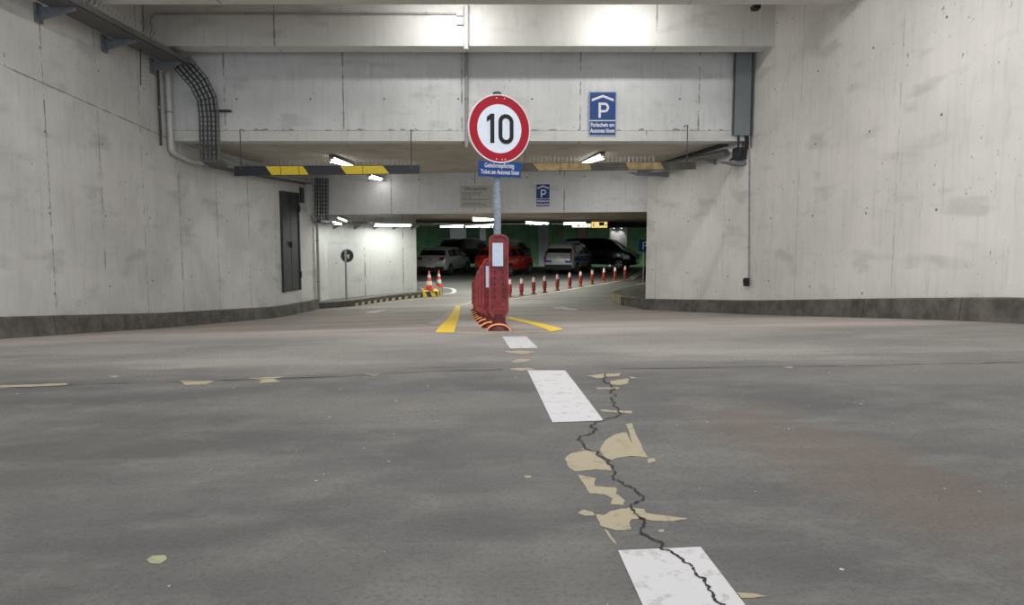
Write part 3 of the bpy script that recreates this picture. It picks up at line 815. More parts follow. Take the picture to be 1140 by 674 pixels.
# ------------------------------------------------------------------ parking signs
def parking_sign(name, label, loc, rz, w, h):
    t = empty(name, loc, label, 'sign', None, rz)
    MB().box((0, -.012, 0), (w, .012, h)).build('sign_panel', M_signrim if w < .5 else plain('panel_edge', (.33, .42, .62), .4), t)
    a = w*.93
    top = h*.62
    MB().box((0, -.020, h/2-(w-a)/2-top/2), (a, .006, top)).build('blue_field', M_blue, t)
    hb = h - (w-a)*1.0 - top - h*.025
    zb = -h/2+(w-a)/2+hb/2
    MB().box((0, -.020, zb), (a, .006, hb)).build('blue_field', M_blue, t)
    MB().box((0, -.0195, h/2-(w-a)/2-top-h*.0125), (a, .006, h*.022)).build('divider', M_signrim, t)
    zt = h/2-(w-a)/2
    u = w
    roof = [(-.40*u, zt-.32*u), (-.40*u, zt-.23*u), (0, zt-.08*u), (.40*u, zt-.23*u), (.40*u, zt-.32*u), (0, zt-.17*u)]
    MB().prism(roof, .004, M=Matrix.Translation((0, -.0245, 0))).build('roof_symbol', M_signrim, t)
    # letter P
    pm = MB(); st = .085*u; x0, z0, z1 = -.15*u, zt-.90*u, zt-.36*u
    pm.prism([(x0, z0), (x0+st, z0), (x0+st, z1), (x0, z1)], .004, M=Matrix.Translation((0, -.0245, 0)))
    ro = .175*u; czz = z1-ro; cxx = x0+.21*u; n = 16
    po = [(x0+st, z1)]+[(cxx+ro*math.cos(a_), czz+ro*math.sin(a_)) for a_ in [math.pi/2-math.pi*i/n for i in range(n+1)]]+[(x0+st, z1-2*ro)]
    ri = ro-st
    pi_ = [(x0+st, z1-st)]+[(cxx+ri*math.cos(a_), czz+ri*math.sin(a_)) for a_ in [math.pi/2-math.pi*i/n for i in range(n+1)]]+[(x0+st, z1-2*ro+st)]
    N_ = len(po); vs = [(x, -.0265, z) for x, z in po+pi_]
    pm.add(vs, [(i, i+1, N_+i+1, N_+i) for i in range(N_-1)])
    pm.build('letter_p', M_signrim, t)
    text_mesh('Parkschein am', hb*.42, 'sign_lettering', M_signrim, t, Matrix.Translation((0, -.024, zb+hb*.10)), bold=hb*.012, sx=.72)
    text_mesh('Automat l\u00f6sen', hb*.42, 'sign_lettering', M_signrim, t, Matrix.Translation((0, -.024, zb-hb*.33)), bold=hb*.012, sx=.72)
    return t
pc = at(670.5, 127.2, 16.08)
parking_sign('parking_sign', 'larger blue parking sign with roof symbol on upper white beam', (pc.x, 16.045, pc.z), 0, .60, .95)
rz3 = math.atan2(b3t.y, b3t.x)
pc = onb3(604.6, 217.6)
parking_sign('parking_sign', 'smaller blue parking sign on the lower beam farther in', pc, rz3, .42, .66)
pc = onb3(529.5, 219.3)
ob = empty('opening_hours_board', pc, 'pale opening hours board with small grey lettering on lower beam', 'sign', None, rz3)
MB().box((0, -.01, 0), (.98, .014, .66)).build('board', plain('board_pale', (.52, .52, .49), .5, var=.04), ob)
M_gtext = plain('grey_lettering', (.16, .16, .16), .6)
text_mesh('\u00d6ffnungszeiten', .125, 'board_heading', M_gtext, ob, Matrix.Translation((0, -.019, .20)), bold=.002, sx=.95)
lt = MB()
for k, (z_, w_) in enumerate(((.115, .60), (.06, .50), (-.02, .27), (-.085, .78), (-.18, .55), (-.235, .68))):
    x = -.42; 
    while x < -.42+w_:
        ww = random.uniform(.04, .11); lt.box((x+ww/2, -.0185, z_), (ww, .002, .022)); x += ww+.02
lt.build('board_small_lettering', M_gtext, ob)
# small blue P sign deep in the garage
pc = at(717, 273.5, 33)
psn = empty('parking_sign', (pc.x, pc.y, G(pc.x, pc.y)), 'blue round-cornered parking sign peeking out behind the right wall end', 'sign')
zz = pc.z-G(pc.x, pc.y)
MB().tube([(0.0, .03, 0), (0.0, .03, zz+.3)], .03, 12).build('post', M_greymetal, psn, True)
MB().box((.08, 0, zz), (.62, .015, .56)).build('sign_panel', M_blue, psn)
text_mesh('P', .5, 'sign_lettering', M_signrim, psn, Matrix.Translation((.03, -.012, zz-.18)), bold=.004)

# ------------------------------------------------------------------ height limit bars
def height_bar(name, label, xa, xb, y0a, y1a, y0b, y1b, Y, cols, spikes, wires):
    a, b_ = at(xa, (y0a+y1a)/2, Y), at(xb, (y0b+y1b)/2, Y)
    hh = (at(xa, y0a, Y).z-at(xa, y1a, Y).z)
    t = empty(name, ((a.x+b_.x)/2, Y, min(a.z, b_.z)-hh/2), label, 'height limit bar', 'hanging height limit bars')
    L = t.location
    mb = MB(); x_px = cols
    def P(px, top):
        f = (px-xa)/(xb-xa); y = (y0a+(y0b-y0a)*f) if top else (y1a+(y1b-y1a)*f); return at(px, y, Y)
    base = MB(); q = [P(xa, 1), P(xb, 1), P(xb, 0), P(xa, 0)]
    vs = [(p.x, Y, p.z) for p in q]+[(p.x, Y+.05, p.z) for p in q]
    base.add(vs, [(0, 1, 2, 3), (7, 6, 5, 4), (0, 4, 5, 1), (1, 5, 6, 2), (2, 6, 7, 3), (3, 7, 4, 0)])
    base.build('bar', cols[0], t, local=False)
    st = MB()
    for (a1, a2, c1, c2) in cols[2]:
        q = [P(a1, 1), P(a2, 1), P(c2, 0), P(c1, 0)]
        vs = [(p.x, Y-.004, p.z-(.01 if i < 2 else -.01)) for i, p in enumerate(q)]
        st.add(vs, [(0, 1, 2, 3)])
    each(st, 'yellow_stripe', cols[1], t, local=False)
    bs = MB()
    for px in spikes:
        p = P(px, 1)
        bs.tube([(p.x, Y+.02, p.z), (p.x+random.uniform(-.015, .015), Y+.02-.02, p.z+.14)], .0035, 4)
        bs.tube([(p.x+.02, Y+.02, p.z), (p.x+.03, Y+.07, p.z+.12)], .003, 4)
    bs.build('bird_spikes', M_pipe, t, local=False)
    for wx, wy in wires:
        p = P(wx, 1); q = at(wx, wy, 16.0)
        w_ = MB().tube([(p.x, Y+.025, p.z-.05), (p.x, Y+.025, q.z), (p.x, 16.07, q.z+.02)], .011, 6).box((p.x, Y-.005, p.z-.04), (.05, .02, .07))
        w_.build('hanger', M_dmetal, t, local=False)
    return t
M_yel = plain('bar_yellow', (.72, .54, .02), .45, var=.1)
M_yeld = plain('bar_yellow_dusty', (.30, .22, .09), .6, var=.3, scale=8)
M_bard = plain('bar_dusty_black', (.055, .05, .04), .6, var=.4, scale=6)
M_bark = plain('bar_black', (.012, .014, .022), .4)
Z3 = lambda x: 160+x/3.0625
height_bar('height_limit_bar', 'black height limit bar with bright yellow stripes, hanging at left', 261, 467, 185, 196, 184, 193.5, 15.75,
           (M_bark, M_yel, [(Z3(415), Z3(465), Z3(437), Z3(467)), (Z3(467), Z3(527), Z3(469), Z3(530)), (Z3(529), Z3(543), Z3(532), Z3(563)),
                            (Z3(670), Z3(745), Z3(690), Z3(747)), (Z3(747), Z3(815), Z3(749), Z3(838))]),
           [Z3(410)+i*4.6 for i in range(37)], [(268, 146), (458, 146)])
Z4 = lambda x: 560+x/3.37
height_bar('height_limit_bar', 'dusty dark height limit bar with dull yellow stripes, hanging at right', 577, 775, 181.5, 191, 180.5, 188.5, 15.75,
           (M_bard, M_yeld, [(Z4(110), Z4(215), Z4(135), Z4(217)), (Z4(217), Z4(325), Z4(219), Z4(330)), (Z4(460), Z4(590), Z4(472), Z4(606))]),
           [580+i*4.6 for i in range(33)], [(584.5, 160), (765, 141)])

# ------------------------------------------------------------------ ducts, pipes, trays
dt = empty('cable_duct', at(827, 151, 16.0), 'tall grey box duct on upper beam beside the right wall', 'duct')
a, b_ = at(817.6, 57, 15.98), at(835, 151, 15.98)
MB().box(((a.x+b_.x)/2, 16.0, (CH+4.3+b_.z)/2), (abs(b_.x-a.x)-.02, .14, CH+4.3-b_.z)).build('duct_cover', M_duct, dt, local=False)
e_ = MB()
for x_ in (a.x+.01, b_.x-.01): e_.box((x_, 15.94, (CH+4.3+b_.z)/2), (.025, .03, CH+4.3-b_.z))
each(e_, 'duct_edge', M_dmetal, dt, local=False)
for dx in (-.09, .06, .10):
    p = at(827, 150, 15.98)
    MB().tube([(p.x+dx, 16.0, p.z+.05), (p.x+dx*1.1+.02, 16.0, p.z-.2), (p.x+dx*.8-.02, 16.05, p.z-.42), (p.x+dx-.15, 16.1, p.z-.55)], .024, 8).build('cable', M_black, dt, True, local=False)
jb = at(829, 171, 16.0)
j_ = empty('junction_box', jb, 'dark junction box with bracket below the grey duct', 'junction box')
MB().box((jb.x, 16.25, jb.z+.02), (.30, .30, .26)).build('box_body', M_dmetal, j_, local=False)
MB().prism([(-.45, -.16), (.14, -.16), (.14, -.24), (-.1, -.24)], .3, M=Matrix.Translation((jb.x, 16.25, jb.z))).build('bracket', M_bracket, j_, local=False)

def tray(name, label, path, w, mat=M_tray, rung=.12, side_h=.07, normal=None, brackets=()):
    """ladder tray swept along a path; normal = direction the open face looks"""
    t = empty(name, path[0][0] if isinstance(path[0], tuple) and isinstance(path[0][0], Vector) else path[0], label, 'cable tray')
    pts = [Vector(p) for p in path]; q = []
    for a, b_ in zip(pts, pts[1:]):
        n = max(1, int((b_-a).length/rung))
        for i in range(n): q.append(a+(b_-a)*i/n)
    q.append(pts[-1]); n = len(q)
    L = MB(); RR = MB(); C = MB()
    fr = []
    for i, p in enumerate(q):
        tt = (q[min(i+1, n-1)]-q[max(i-1, 0)]).normalized(); nn = Vector(normal[min(len(normal)-1, 0)]) if not callable(normal) else normal(i/(n-1), p)
        s_ = tt.cross(nn).normalized(); nn = s_.cross(tt).normalized(); fr.append((p, s_*(w/2), nn))
    for sgn in (-1, 1):
        vs = []
        for p, s_, nn in fr: vs += [p+s_*sgn, p+s_*sgn+nn*side_h, p+s_*sgn*.94+nn*side_h, p+s_*sgn*.94]
        fs = [(i*4+k, i*4+(k+1) % 4, i*4+4+(k+1) % 4, i*4+4+k) for i in range(n-1) for k in range(4)]
        L.add([tuple(v) for v in vs], fs)
    L.build('side_rails', mat, t, local=False)
    for i, (p, s_, nn) in enumerate(fr):
        RR.tube([p-s_, p+s_], .018, 4)
    RR.build('rungs', mat, t, local=False)
    for k in range(4):
        f = -.65+.42*k
        C.tube([p+s_*f+nn*(.03+.01*(k % 2)) for p, s_, nn in fr], .022, 6)
    C.build('cables', M_dmetal, t, False, local=False)
    return t
# upper tray along the left wall, then down the beam
def tp(px, py, Y): return at(px, py, Y)
h1 = CH + 3.62
tU = tray('cable_tray', 'dark ladder cable tray along top of the left wall', [Vector((-7.08, 6.0, h1)), Vector((-7.08, 15.72, h1))], .46, normal=lambda f, p: Vector((0, 0, 1)), rung=.10, side_h=.10)
M_trayp = plain('tray_underside', (.10, .10, .10), .6)
MB().box((-7.08, 10.85, h1-.025), (.44, 9.7, .01)).build('tray_floor', M_trayp, tU, local=False)
bl_ = ['nearest the camera', 'middle one', 'farthest, under the beam end']
for i, (px, py) in enumerate(((60, 7), (130, 43), (185, 72))):
    Yb = (11.75, 13.6, 15.35)[i]
    bb = MB(); poly = [(-.30, 0), (.30, 0), (.30, -.05), (-.30, -.20)]
    bb.prism(poly, .05, M=Matrix.Translation((-7.2, Yb, h1-.03)))
    bb.box((-7.49, Yb, h1-.12), (.03, .16, .30))
    tag(bb.build('bracket', M_bracket), 'blue grey wedge bracket under the upper cable tray, ' + bl_[i], 'bracket', 'brackets of the upper cable tray')
hB = .18
pU = [tp(203, 70, 15.78), tp(210, 78, 15.82), tp(222, 92, 15.85), tp(231, 110, 15.88), tp(233.5, 130, 15.9), tp(234.5, 178, 15.9)]
tB = tray('cable_tray', 'ladder cable tray bending down the upper beam at left', pU, .42, normal=lambda f, p: Vector((0, -1, 0)), rung=.10, side_h=.08)
MB().box((tp(245, 123, 15.95).x, 16.02, tp(245, 123, 15.95).z), (.42, .1, .04)).build('stay', M_dmetal, tB, local=False)
# tray that follows the wall into the ramp, then drops over the second beam
pW = [tp(234.5, 180, 16.0), Vector((XL(17.2)+.42, 17.2, CH+1.60)), Vector((XL(20)+.42, 20, CH+1.55)), Vector((XL(22.0)+.5, 22.0, CH+1.55))]
tW = tray('cable_tray', 'cable tray running along left wall below the ramp ceiling', pW, .40, normal=lambda f, p: Vector((0, 0, 1)), rung=.12)
q0 = onb3(358.5, 199, .12); q1 = onb3(358.5, 245, .12)
tD = tray('cable_tray', 'upright cable tray on lower beam left of the mirror', [q0, q1], .46, normal=lambda f, p: Vector((b3n.x, b3n.y, 0)), rung=.11)
pF = [Vector((-6.25, 23.35, CH+.42)), Vector((-5.9, 24.35, CH+.40)), Vector((-3.2, 26.65, CH+.34))]
pF = [Vector((-6.35, 23.4, CH+.42)), Vector((-6.0, 24.35, CH+.41)), Vector((-3.0, 26.85, CH+.36))]
tF = tray('cable_tray', 'cable tray above the mirror on the oblique white wall', pF, .36, normal=lambda f, p: Vector((0, 0, 1)), rung=.14)
dv = (Vector((-3.56, 26.8, 0))-Vector((-6.28, 24.5, 0))).normalized(); nv = Vector((dv.y, -dv.x, 0))
bn = ['first from left', 'second from left', 'third from left', 'fourth from left', 'at the right end']
for i in range(5):
    p = Vector((-6.28, 24.5, 0)) + dv*(.25+.78*i)
    bb = MB(); M_ = Matrix.Translation((p.x, p.y, CH+.36)) @ Matrix.Rotation(math.atan2(nv.y, nv.x), 4, 'Z')
    bb.prism([(0, 0), (.50, 0), (.50, -.03), (0, -.16)], .05, M=M_)
    tag(bb.build('bracket', M_bracket), 'dark wedge bracket on oblique white wall, ' + bn[i], 'bracket', 'brackets under the tray above the mirror')

# pipes on the left wall
def pipe(name, pts, r, mat, label, cat='pipe', clips=True):
    t = empty(name, pts[0], label, cat)
    # round the corners
    q = [Vector(pts[0])]
    for a, b_, c_ in zip(pts, pts[1:], pts[2:]):
        a, b_, c_ = Vector(a), Vector(b_), Vector(c_); k = min(.12, (b_-a).length*.4, (c_-b_).length*.4)
        s_, e_ = b_+(a-b_).normalized()*k, b_+(c_-b_).normalized()*k
        q += [s_*(1-f)**2+b_*2*f*(1-f)+e_*f*f for f in (0, .25, .5, .75, 1)]
    q.append(Vector(pts[-1]))
    MB().tube(q, r, 10).build('pipe_run', mat, t, True, local=False)
    if clips:
        c = MB()
        for a, b_ in zip(pts, pts[1:]):
            a, b_ = Vector(a), Vector(b_); L = (b_-a).length; n = int(L/1.1)
            for i in range(n):
                p = a+(b_-a)*((i+.5)/n); d = (b_-a).normalized()*.02; c.tube([p-d, p+d], r*1.3, 10)
        if c.v: each(c, 'pipe_clip', M_greymetal, t, local=False)
    return t
LW = lambda px, py, off=.07: onleft(px, py, off)
yA = LW(203, 170).y
za = CH+1.62
pipe('drain_pipe', [Vector((XL(15.9)+.09, 15.9, CH+3.5)), Vector((XL(15.9)+.09, 15.9, LW(205, 172).z)), Vector((XL(16.6)+.09, 16.6, LW(214, 180).z)),
                    LW(330, 199.5, .09), LW(349.5, 205, .09), Vector((LW(349.5, 205, .09).x, LW(349.5, 205, .09).y, CH+.45))], .058, M_pipe, 'white pipe running down and then along the left wall')
pipe('conduit', [Vector((XL(15.5)+.05, 15.55, CH+3.5)), Vector((XL(15.5)+.05, 15.55, CH+1.9))], .025, M_dmetal, 'thin dark conduit on left wall beside the white pipe')
yb = 23.45
pipe('conduit', [Vector((XL(yb)+.1, yb, CH+.5)), Vector((XL(yb)+.1, yb, G(-6.3, 23.4)+.22))], .045, M_gpipe, 'grey upright pipe at the end of the left wall')
pipe('conduit', [at(168.5, 62, 15.0), at(168.5, 20, 15.0), at(173, 15.5, 15.04), at(508, 15, 15.04)], .022, M_gpipe, 'long grey conduit along the topmost beam')
bx = at(513, 18, 15.0); ee = empty('junction_box', bx, 'pale pair of small boxes on the topmost beam beside upright pipe', 'junction box')
for k in (.085, -.09): MB().box((bx.x-.02, 15.05, bx.z+k), (.13, .09, .14)).build('box_body', M_pipe, ee, local=False)
pipe('conduit', [at(519, 6, 15.03), at(519, 55, 15.03)], .05, M_pipe, 'short white upright pipe over the topmost beam')
pipe('conduit', [at(519.3, 57, 16.03), at(519.3, 164, 16.03)], .035, M_gpipe, 'grey upright pipe on upper beam left of the round sign')
pipe('conduit', [Vector(onright(834.5, 152, .03)), Vector(onright(833.5, 316, .03))], .018, M_gpipe, 'thin upright conduit at the corner of right wall')
so = onright(832, 314, .04); tt_ = empty('wall_socket', so, 'small black socket at foot of the right wall conduit', 'socket')
MB().box((so.x-.04, so.y-.06, so.z), (.11, .09, .18)).build('socket_body', M_black, tt_, local=False)
MB().box((so.x-.10, so.y-.1, so.z+.03), (.05, .05, .08)).build('socket_plug', M_black, tt_, local=False)
# pipes behind the right bar
M_gpd = plain('grey_service_pipe', (.24, .235, .22), .4, .4)
for (xa_, ya_, xb_, yb_, r_, mm, lb) in ((712, 190, 812, 170, .085, M_gpd, 'thick grey pipe descending below duct beside right wall'),
                                        (735, 183, 818, 160.5, .05, M_dmetal, 'thin dark pipe above the thick grey pipe at right')):
    a = at(xa_, ya_, 19.4); b_ = at(xb_, yb_, 16.62); a.x = min(a.x, XR(19.4)-.15); b_.x = min(b_.x, XR(16.7)-.1)
    pipe('service_pipe', [a, b_], r_, mm, lb, clips=False)
for i, (px, py, Y) in enumerate(((713, 192, 19.2), (797, 178, 17.2))):
    p = at(px, py, Y); x1 = XR(Y)
    bb = MB().prism([(p.x-.35, 0), (x1-.01, 0), (x1-.01, -.12), (p.x-.1, -.08)], .06, M=Matrix.Translation((0, Y, p.z)))
    tag(bb.build('bracket', M_bracket), ('dark bracket on inner right wall, at the far left end of pipes', 'dark bracket on inner right wall, below the pipes near duct')[i], 'bracket', 'brackets on the inner right wall')
cm_ = at(843.5, 6.5, 14.6); ce = empty('security_camera', cm_, 'small black camera under the topmost beam at right', 'camera')
MB().box((cm_.x, 14.7, cm_.z), (.13, .2, .09)).build('camera_body', M_black, ce, local=False)
MB().box((cm_.x+.03, 14.95, cm_.z+.10), (.03, .30, .03)).box((cm_.x+.03, 14.72, cm_.z+.06), (.03, .03, .07)).build('camera_mount', M_dmetal, ce, local=False)

# bird spikes by the tray
sp_ = empty('bird_spike_strip', at(156.5, 95, 14.3), 'dark upright strip of bird spikes hanging from the upper tray', 'bird spikes')
p0, p1 = at(156.5, 42, 14.3), at(156.5, 95, 14.3)
MB().tube([p0, p1], .012, 6).build('strip_bar', M_dmetal, sp_, local=False)
s2 = MB()
for i in range(9):
    z_ = p1.z+.02+i*(p0.z-p1.z)*.8/9
    s2.tube([(p1.x, p1.y, z_), (p1.x+.2, p1.y+.05, z_+random.uniform(-.01, .01))], .004, 4)
s2.build('spikes', M_greymetal, sp_, local=False)
s3 = MB()
for i in range(26):
    Yq = 11.6+i*.13
    for sx_ in (-1, 1):
        s3.tube([(-6.9, Yq, h1+.10), (-6.9+.06*sx_+.03, Yq+.02, h1+.26)], .004, 4)
s3.box((-6.9, 13.2, h1+.10), (.03, 3.4, .012))
tag(s3.build('bird_spike_strip', M_signrim), 'row of pale bird spikes on top of the upper cable tray', 'bird spikes')

# door in left wall (structure)
def wallframe(px0, px1, py0, py1):
    a = onleft(px0, (py0+py1)/2); b_ = onleft(px1, (py0+py1)/2)
    return a, b_
a, b_ = onleft(312.5, 270), onleft(332, 270)
zt_, zb_ = onleft(312.5, 212.5).z, onleft(330, 321).z
zt_ = (onleft(312.5, 212).z+onleft(331, 216).z)/2; zb_ = (onleft(317, 327.5).z+onleft(332, 321).z)/2
dy = b_.y-a.y; ang = math.atan2(b_.x-a.x, dy)
Md = Matrix.Translation((a.x, a.y, zb_)) @ Matrix.Rotation(-ang, 4, 'Z')
dr = empty('door_1', (a.x, a.y, zb_), None, None); dr['kind'] = 'structure'
Hd = zt_-zb_; Wd = (b_-a).length
def dl(mb, c, d): return mb.box(c, d, M=Matrix.Rotation(-ang, 4, 'Z'))
fm = MB(); dl(fm, (.03, .03, Hd/2), (.08, .06, Hd)); dl(fm, (.03, Wd-.03, Hd/2), (.08, .06, Hd)); dl(fm, (.03, Wd/2, Hd-.03), (.08, Wd-.12, .06)); fm.build('door_frame', M_dmetal, dr)
for s_ in (.27, .73):
    lf = MB(); dl(lf, (.02, Wd*s_, Hd/2-.03), (.05, Wd*.44, Hd-.08)); lf.build('door_leaf', M_door, dr)
hn = MB(); dl(hn, (.075, Wd*.5-.05, Hd*.47), (.05, .03, .16)); dl(hn, (.10, Wd*.5-.1, Hd*.50), (.02, .14, .03)); hn.build('door_handle', M_black, dr)
hg = MB(); dl(hg, (.06, Wd-.02, Hd*.16), (.06, .07, .2)); dl(hg, (.06, Wd-.02, Hd*.84), (.06, .07, .2)); each(hg, 'hinge', M_black, dr)
a = onleft(332.8, 217); b_ = onleft(337.8, 217); zz1, zz0 = onleft(335, 209).z, onleft(335, 226).z
vg = MB().box((a.x/2+b_.x/2+.02, (a.y+b_.y)/2, (zz0+zz1)/2), (.06, b_.y-a.y, zz1-zz0), M=None)
for i in range(5): vg.box((a.x/2+b_.x/2+.055, (a.y+b_.y)/2, zz0+(i+.5)*(zz1-zz0)/5), (.02, (b_.y-a.y)*.85, .02))
tag(vg.build('vent_grille', M_dmetal), 'small dark vent grille high beside the dark door', 'vent')

# mirror / round sign seen from the back on a post
q = at(385, 300, 24.15); q.z = G(q.x, q.y)+.20
ms = empty('round_sign', q, 'round dark sign seen from behind on thin post, before the oblique wall', 'road sign')
hz = at(385, 285, q.y).z-q.z
MB().tube([(0, 0, 0), (0, 0, hz+.2)], .035, 12).build('pole', M_gpipe, ms, True)
MM = Matrix.Translation((.04, .05, hz)) @ Matrix.Rotation(R(32), 4, 'Z')
MB().prism(circ(.21, 40), .02, M=MM).build('sign_back', M_dmetal, ms)
MB().ring(circ(.225, 40), circ(.205, 40), .04, M=MM).build('sign_edge', M_greymetal, ms)
MB().box((.10, -.03, hz-.02), (.06, .04, .14)).box((.02, .01, hz+.0), (.12, .05, .05)).build('sign_clamp', M_pipe, ms)

# ------------------------------------------------------------------ light fixtures
def fixture(p0, p1, label, group, housing=M_housing, tubem=M_tube, rad=.03, power=0, wid=.14, col=(1, .98, .95), tilt=0):
    p0, p1 = Vector(p0), Vector(p1); mid = (p0+p1)/2; d = (p1-p0); L = d.length
    t = empty('fluorescent_lamp', mid, label, 'lamp', group)
    Mx = Matrix.Translation(Vector((0, 0, 0))) @ d.to_track_quat('X', 'Z').to_matrix().to_4x4()
    MB().box((0, 0, .045), (L*1.04, wid, .05), M=Mx).build('lamp_housing', housing, t)
    MB().prism([(-.0, 0)] and [(-wid*.5, .02), (wid*.5, .02), (wid*.32, -.03), (-wid*.32, -.03)], L*.98, M=Mx @ Matrix.Rotation(math.pi/2, 4, 'Z')).build('lit_tube', tubem, t)
    each(MB().box((-L*.5, 0, 0), (.03, wid*1.02, .07), M=Mx).box((L*.5, 0, 0), (.03, wid*1.02, .07), M=Mx), 'end_cap', M_housing, t)
    if power:
        ld = bpy.data.lights.new('lamp_light', 'AREA'); ld.shape = 'RECTANGLE'; ld.size = L; ld.size_y = wid*.6; ld.energy = power; ld.color = col
        lo = bpy.data.objects.new('lamp_light', ld); COL.objects.link(lo); lo.location = mid-Vector((0, 0, .06))
        lo.rotation_euler = (R(tilt), 0, math.atan2(d.y, d.x))
        lo.visible_camera = True
    return t
gA = 'lamps under the ramp ceiling'
CZ = lambda Y: CH+2.12-(Y-16.4)*.05
def ceilpt(px, py, drop=.10):
    d = ray(px, py); o = Vector((0, 0, CH)); lo, hi = 10, 40
    for _ in range(50):
        m_ = (lo+hi)/2; p = o+d*m_
        if p.z > CH+2.12-(p.y-16.4)*.055-drop: hi = m_
        else: lo = m_
    return o+d*lo
RP = 26
for (a, b_, lb) in (((369, 176), (391, 185), 'lit tube lamp behind left height bar, the larger one'), ((411, 195.5), (424, 199.5), 'lit tube lamp below the left height bar, the smaller one'),
                    ((671, 172.5), (650, 182), 'lit tube lamp behind right height bar, the larger one'), ((625, 193), (612, 197.5), 'lit tube lamp below the right height bar, the smaller one')):
    p, q = ceilpt(*a), ceilpt(*b_)
    # keep a real 1.25 m lamp that runs into the ramp
    d = (q-p).normalized(); mid = (p+q)/2; L = .62
    if (q-p).length/2 < .35 or (q-p).length/2 > 1.0: pass
    fixture(p, q, lb, gA, M_hout, M_tube, power=RP if 'larger' in lb else 1.5, wid=.12)
gB = 'lit tube lamps under the garage ceiling'
def gl(a, b_, Ya, Yb, lb, pw=40, wid=.16): fixture(at(a[0], a[1], Ya), at(b_[0], b_[1], Yb), lb, gB, M_housing, M_tubec, power=pw, wid=wid, col=(.95, 1, .93))
gl((372, 247), (383, 249.5), 23.9, 23.6, 'lit tube lamp nearest the left wall end, lower of two', 5)
gl((378, 242.5), (389, 246.5), 24.25, 23.8, 'lit tube lamp nearest the left wall end, upper of two', 5)
gl((416, 249.8), (457, 250.8), 24.8, 25.7, 'long lit tube lamp above the oblique white wall', 27)
gl((490, 252.2), (516.5, 251.2), 32, 32, 'lit tube lamp above the silver hatchback, left of the next', 60)
gl((517.5, 252.4), (549, 250.3), 28.4, 28.8, 'bright lit tube lamp directly left of the sign pole', 80)
gl((527, 242.8), (552, 244.5), 24.6, 24.3, 'lit tube lamp close behind the lower beam, highest of all', 55)
gl((585, 247.3), (611, 248.8), 30, 30, 'lit tube lamp right of the sign pole', 90)
gl((627, 248.6), (652, 248.2), 33, 33, 'lit tube lamp left of the illuminated signs', 100)

# illuminated signs
M_box1 = plain('lit_white_sign', (.9, .9, .85), .5, emit=((1, .97, .85), .8)); M_box2 = plain('lit_yellow_sign', (.9, .8, .4), .5, emit=((1.0, .72, .25), .7))
def lightbox(x0, x1, y0, y1, Y, mat, label, marks, cols):
    a, b_ = at(x0, y0, Y), at(x1, y1, Y); t = empty('illuminated_sign', ((a.x+b_.x)/2, Y, b_.z), label, 'illuminated sign')
    MB().box(((a.x+b_.x)/2, Y+.06, (a.z+b_.z)/2), (b_.x-a.x+.04, .1, a.z-b_.z+.04)).build('sign_case', M_hout, t, local=False)
    MB().box(((a.x+b_.x)/2, Y, (a.z+b_.z)/2), (b_.x-a.x, .03, a.z-b_.z)).build('lit_face', mat, t, local=False)
    mk = MB()
    for (u0, u1, v0, v1) in marks:
        xa_, xb_ = a.x+(b_.x-a.x)*u0, a.x+(b_.x-a.x)*u1; za_, zb2 = a.z+(b_.z-a.z)*v0, a.z+(b_.z-a.z)*v1
        mk.box(((xa_+xb_)/2, Y-.02, (za_+zb2)/2), (xb_-xa_, .01, za_-zb2))
    each(mk, 'sign_symbol', cols, t, local=False)
    h_ = MB()
    for u in (.2, .8): h_.tube([(a.x+(b_.x-a.x)*u, Y+.06, a.z), (a.x+(b_.x-a.x)*u, Y+.06, CH+.76)], .015, 6)
    each(h_, 'hanger', M_dmetal, t, local=False)
lightbox(637, 657.5, 249, 253.3, 38.0, M_box1, 'white illuminated sign with dark symbols under garage ceiling', [(.30, .38, .2, .8), (.55, .60, .1, .5), (.60, .68, .4, .6), (.85, .88, 0, 1)], M_dmetal)
lightbox(658.5, 676, 247.2, 253.6, 38.0, M_box2, 'yellow illuminated sign with dark symbols under garage ceiling', [(.48, .80, .05, .65), (.86, .97, .45, .60), (.10, .16, .2, .8)], M_dmetal)

# ------------------------------------------------------------------ garage pillars and boards
def pillar(name, x0, x1, Y, mat, dep, label):
    a, b_ = at(x0, 270, Y), at(x1, 270, Y); g_ = G(a.x, Y)
    o = MB().box(((a.x+b_.x)/2, Y+dep/2, (g_+CH+.75)/2), (b_.x-a.x, dep, CH+.75-g_)).build(name, mat)
    return o
M_pw = plain('white_pillar_paint', (.72, .72, .70), .6, var=.05, scale=2)
ST(pillar('wall_pillar_white', 680, 698, 48.0, M_pw, .6, ''))
ST(pillar('wall_pillar_green_left', 541, 545, 42.3, M_greenlite, .3, ''))
ST(pillar('wall_pillar_green_right', 611.5, 614.2, 42.3, M_greenlite, .3, ''))
ST(pillar('wall_pillar_grey', 600, 611, 49.0, M_hout, .5, ''))
def board(x0, x1, y0, y1, Y, mat, label):
    a, b_ = at(x0, y0, Y), at(x1, y1, Y)
    o = MB().box(((a.x+b_.x)/2, Y+.03, (a.z+b_.z)/2), (b_.x-a.x, .06, a.z-b_.z))
    return tag(o.build('wall_panel', mat), label, 'panel')
M_pan = plain('grey_panel', (.26, .27, .28), .5)
board(501, 519, 254, 274, 49.85, M_pan, 'pale grey panel on green back wall behind silver hatchback')
board(534, 541, 254, 268, 49.85, M_pan, 'narrow grey panel on green back wall behind red car')
board(621, 626, 256, 264, 49.85, plain('brown_panel', (.07, .03, .025), .5), 'small brown panel on the green back wall')
board(644, 652, 254, 267, 49.85, plain('brown_panel_big', (.08, .03, .03), .5), 'large brown panel on the green back wall')
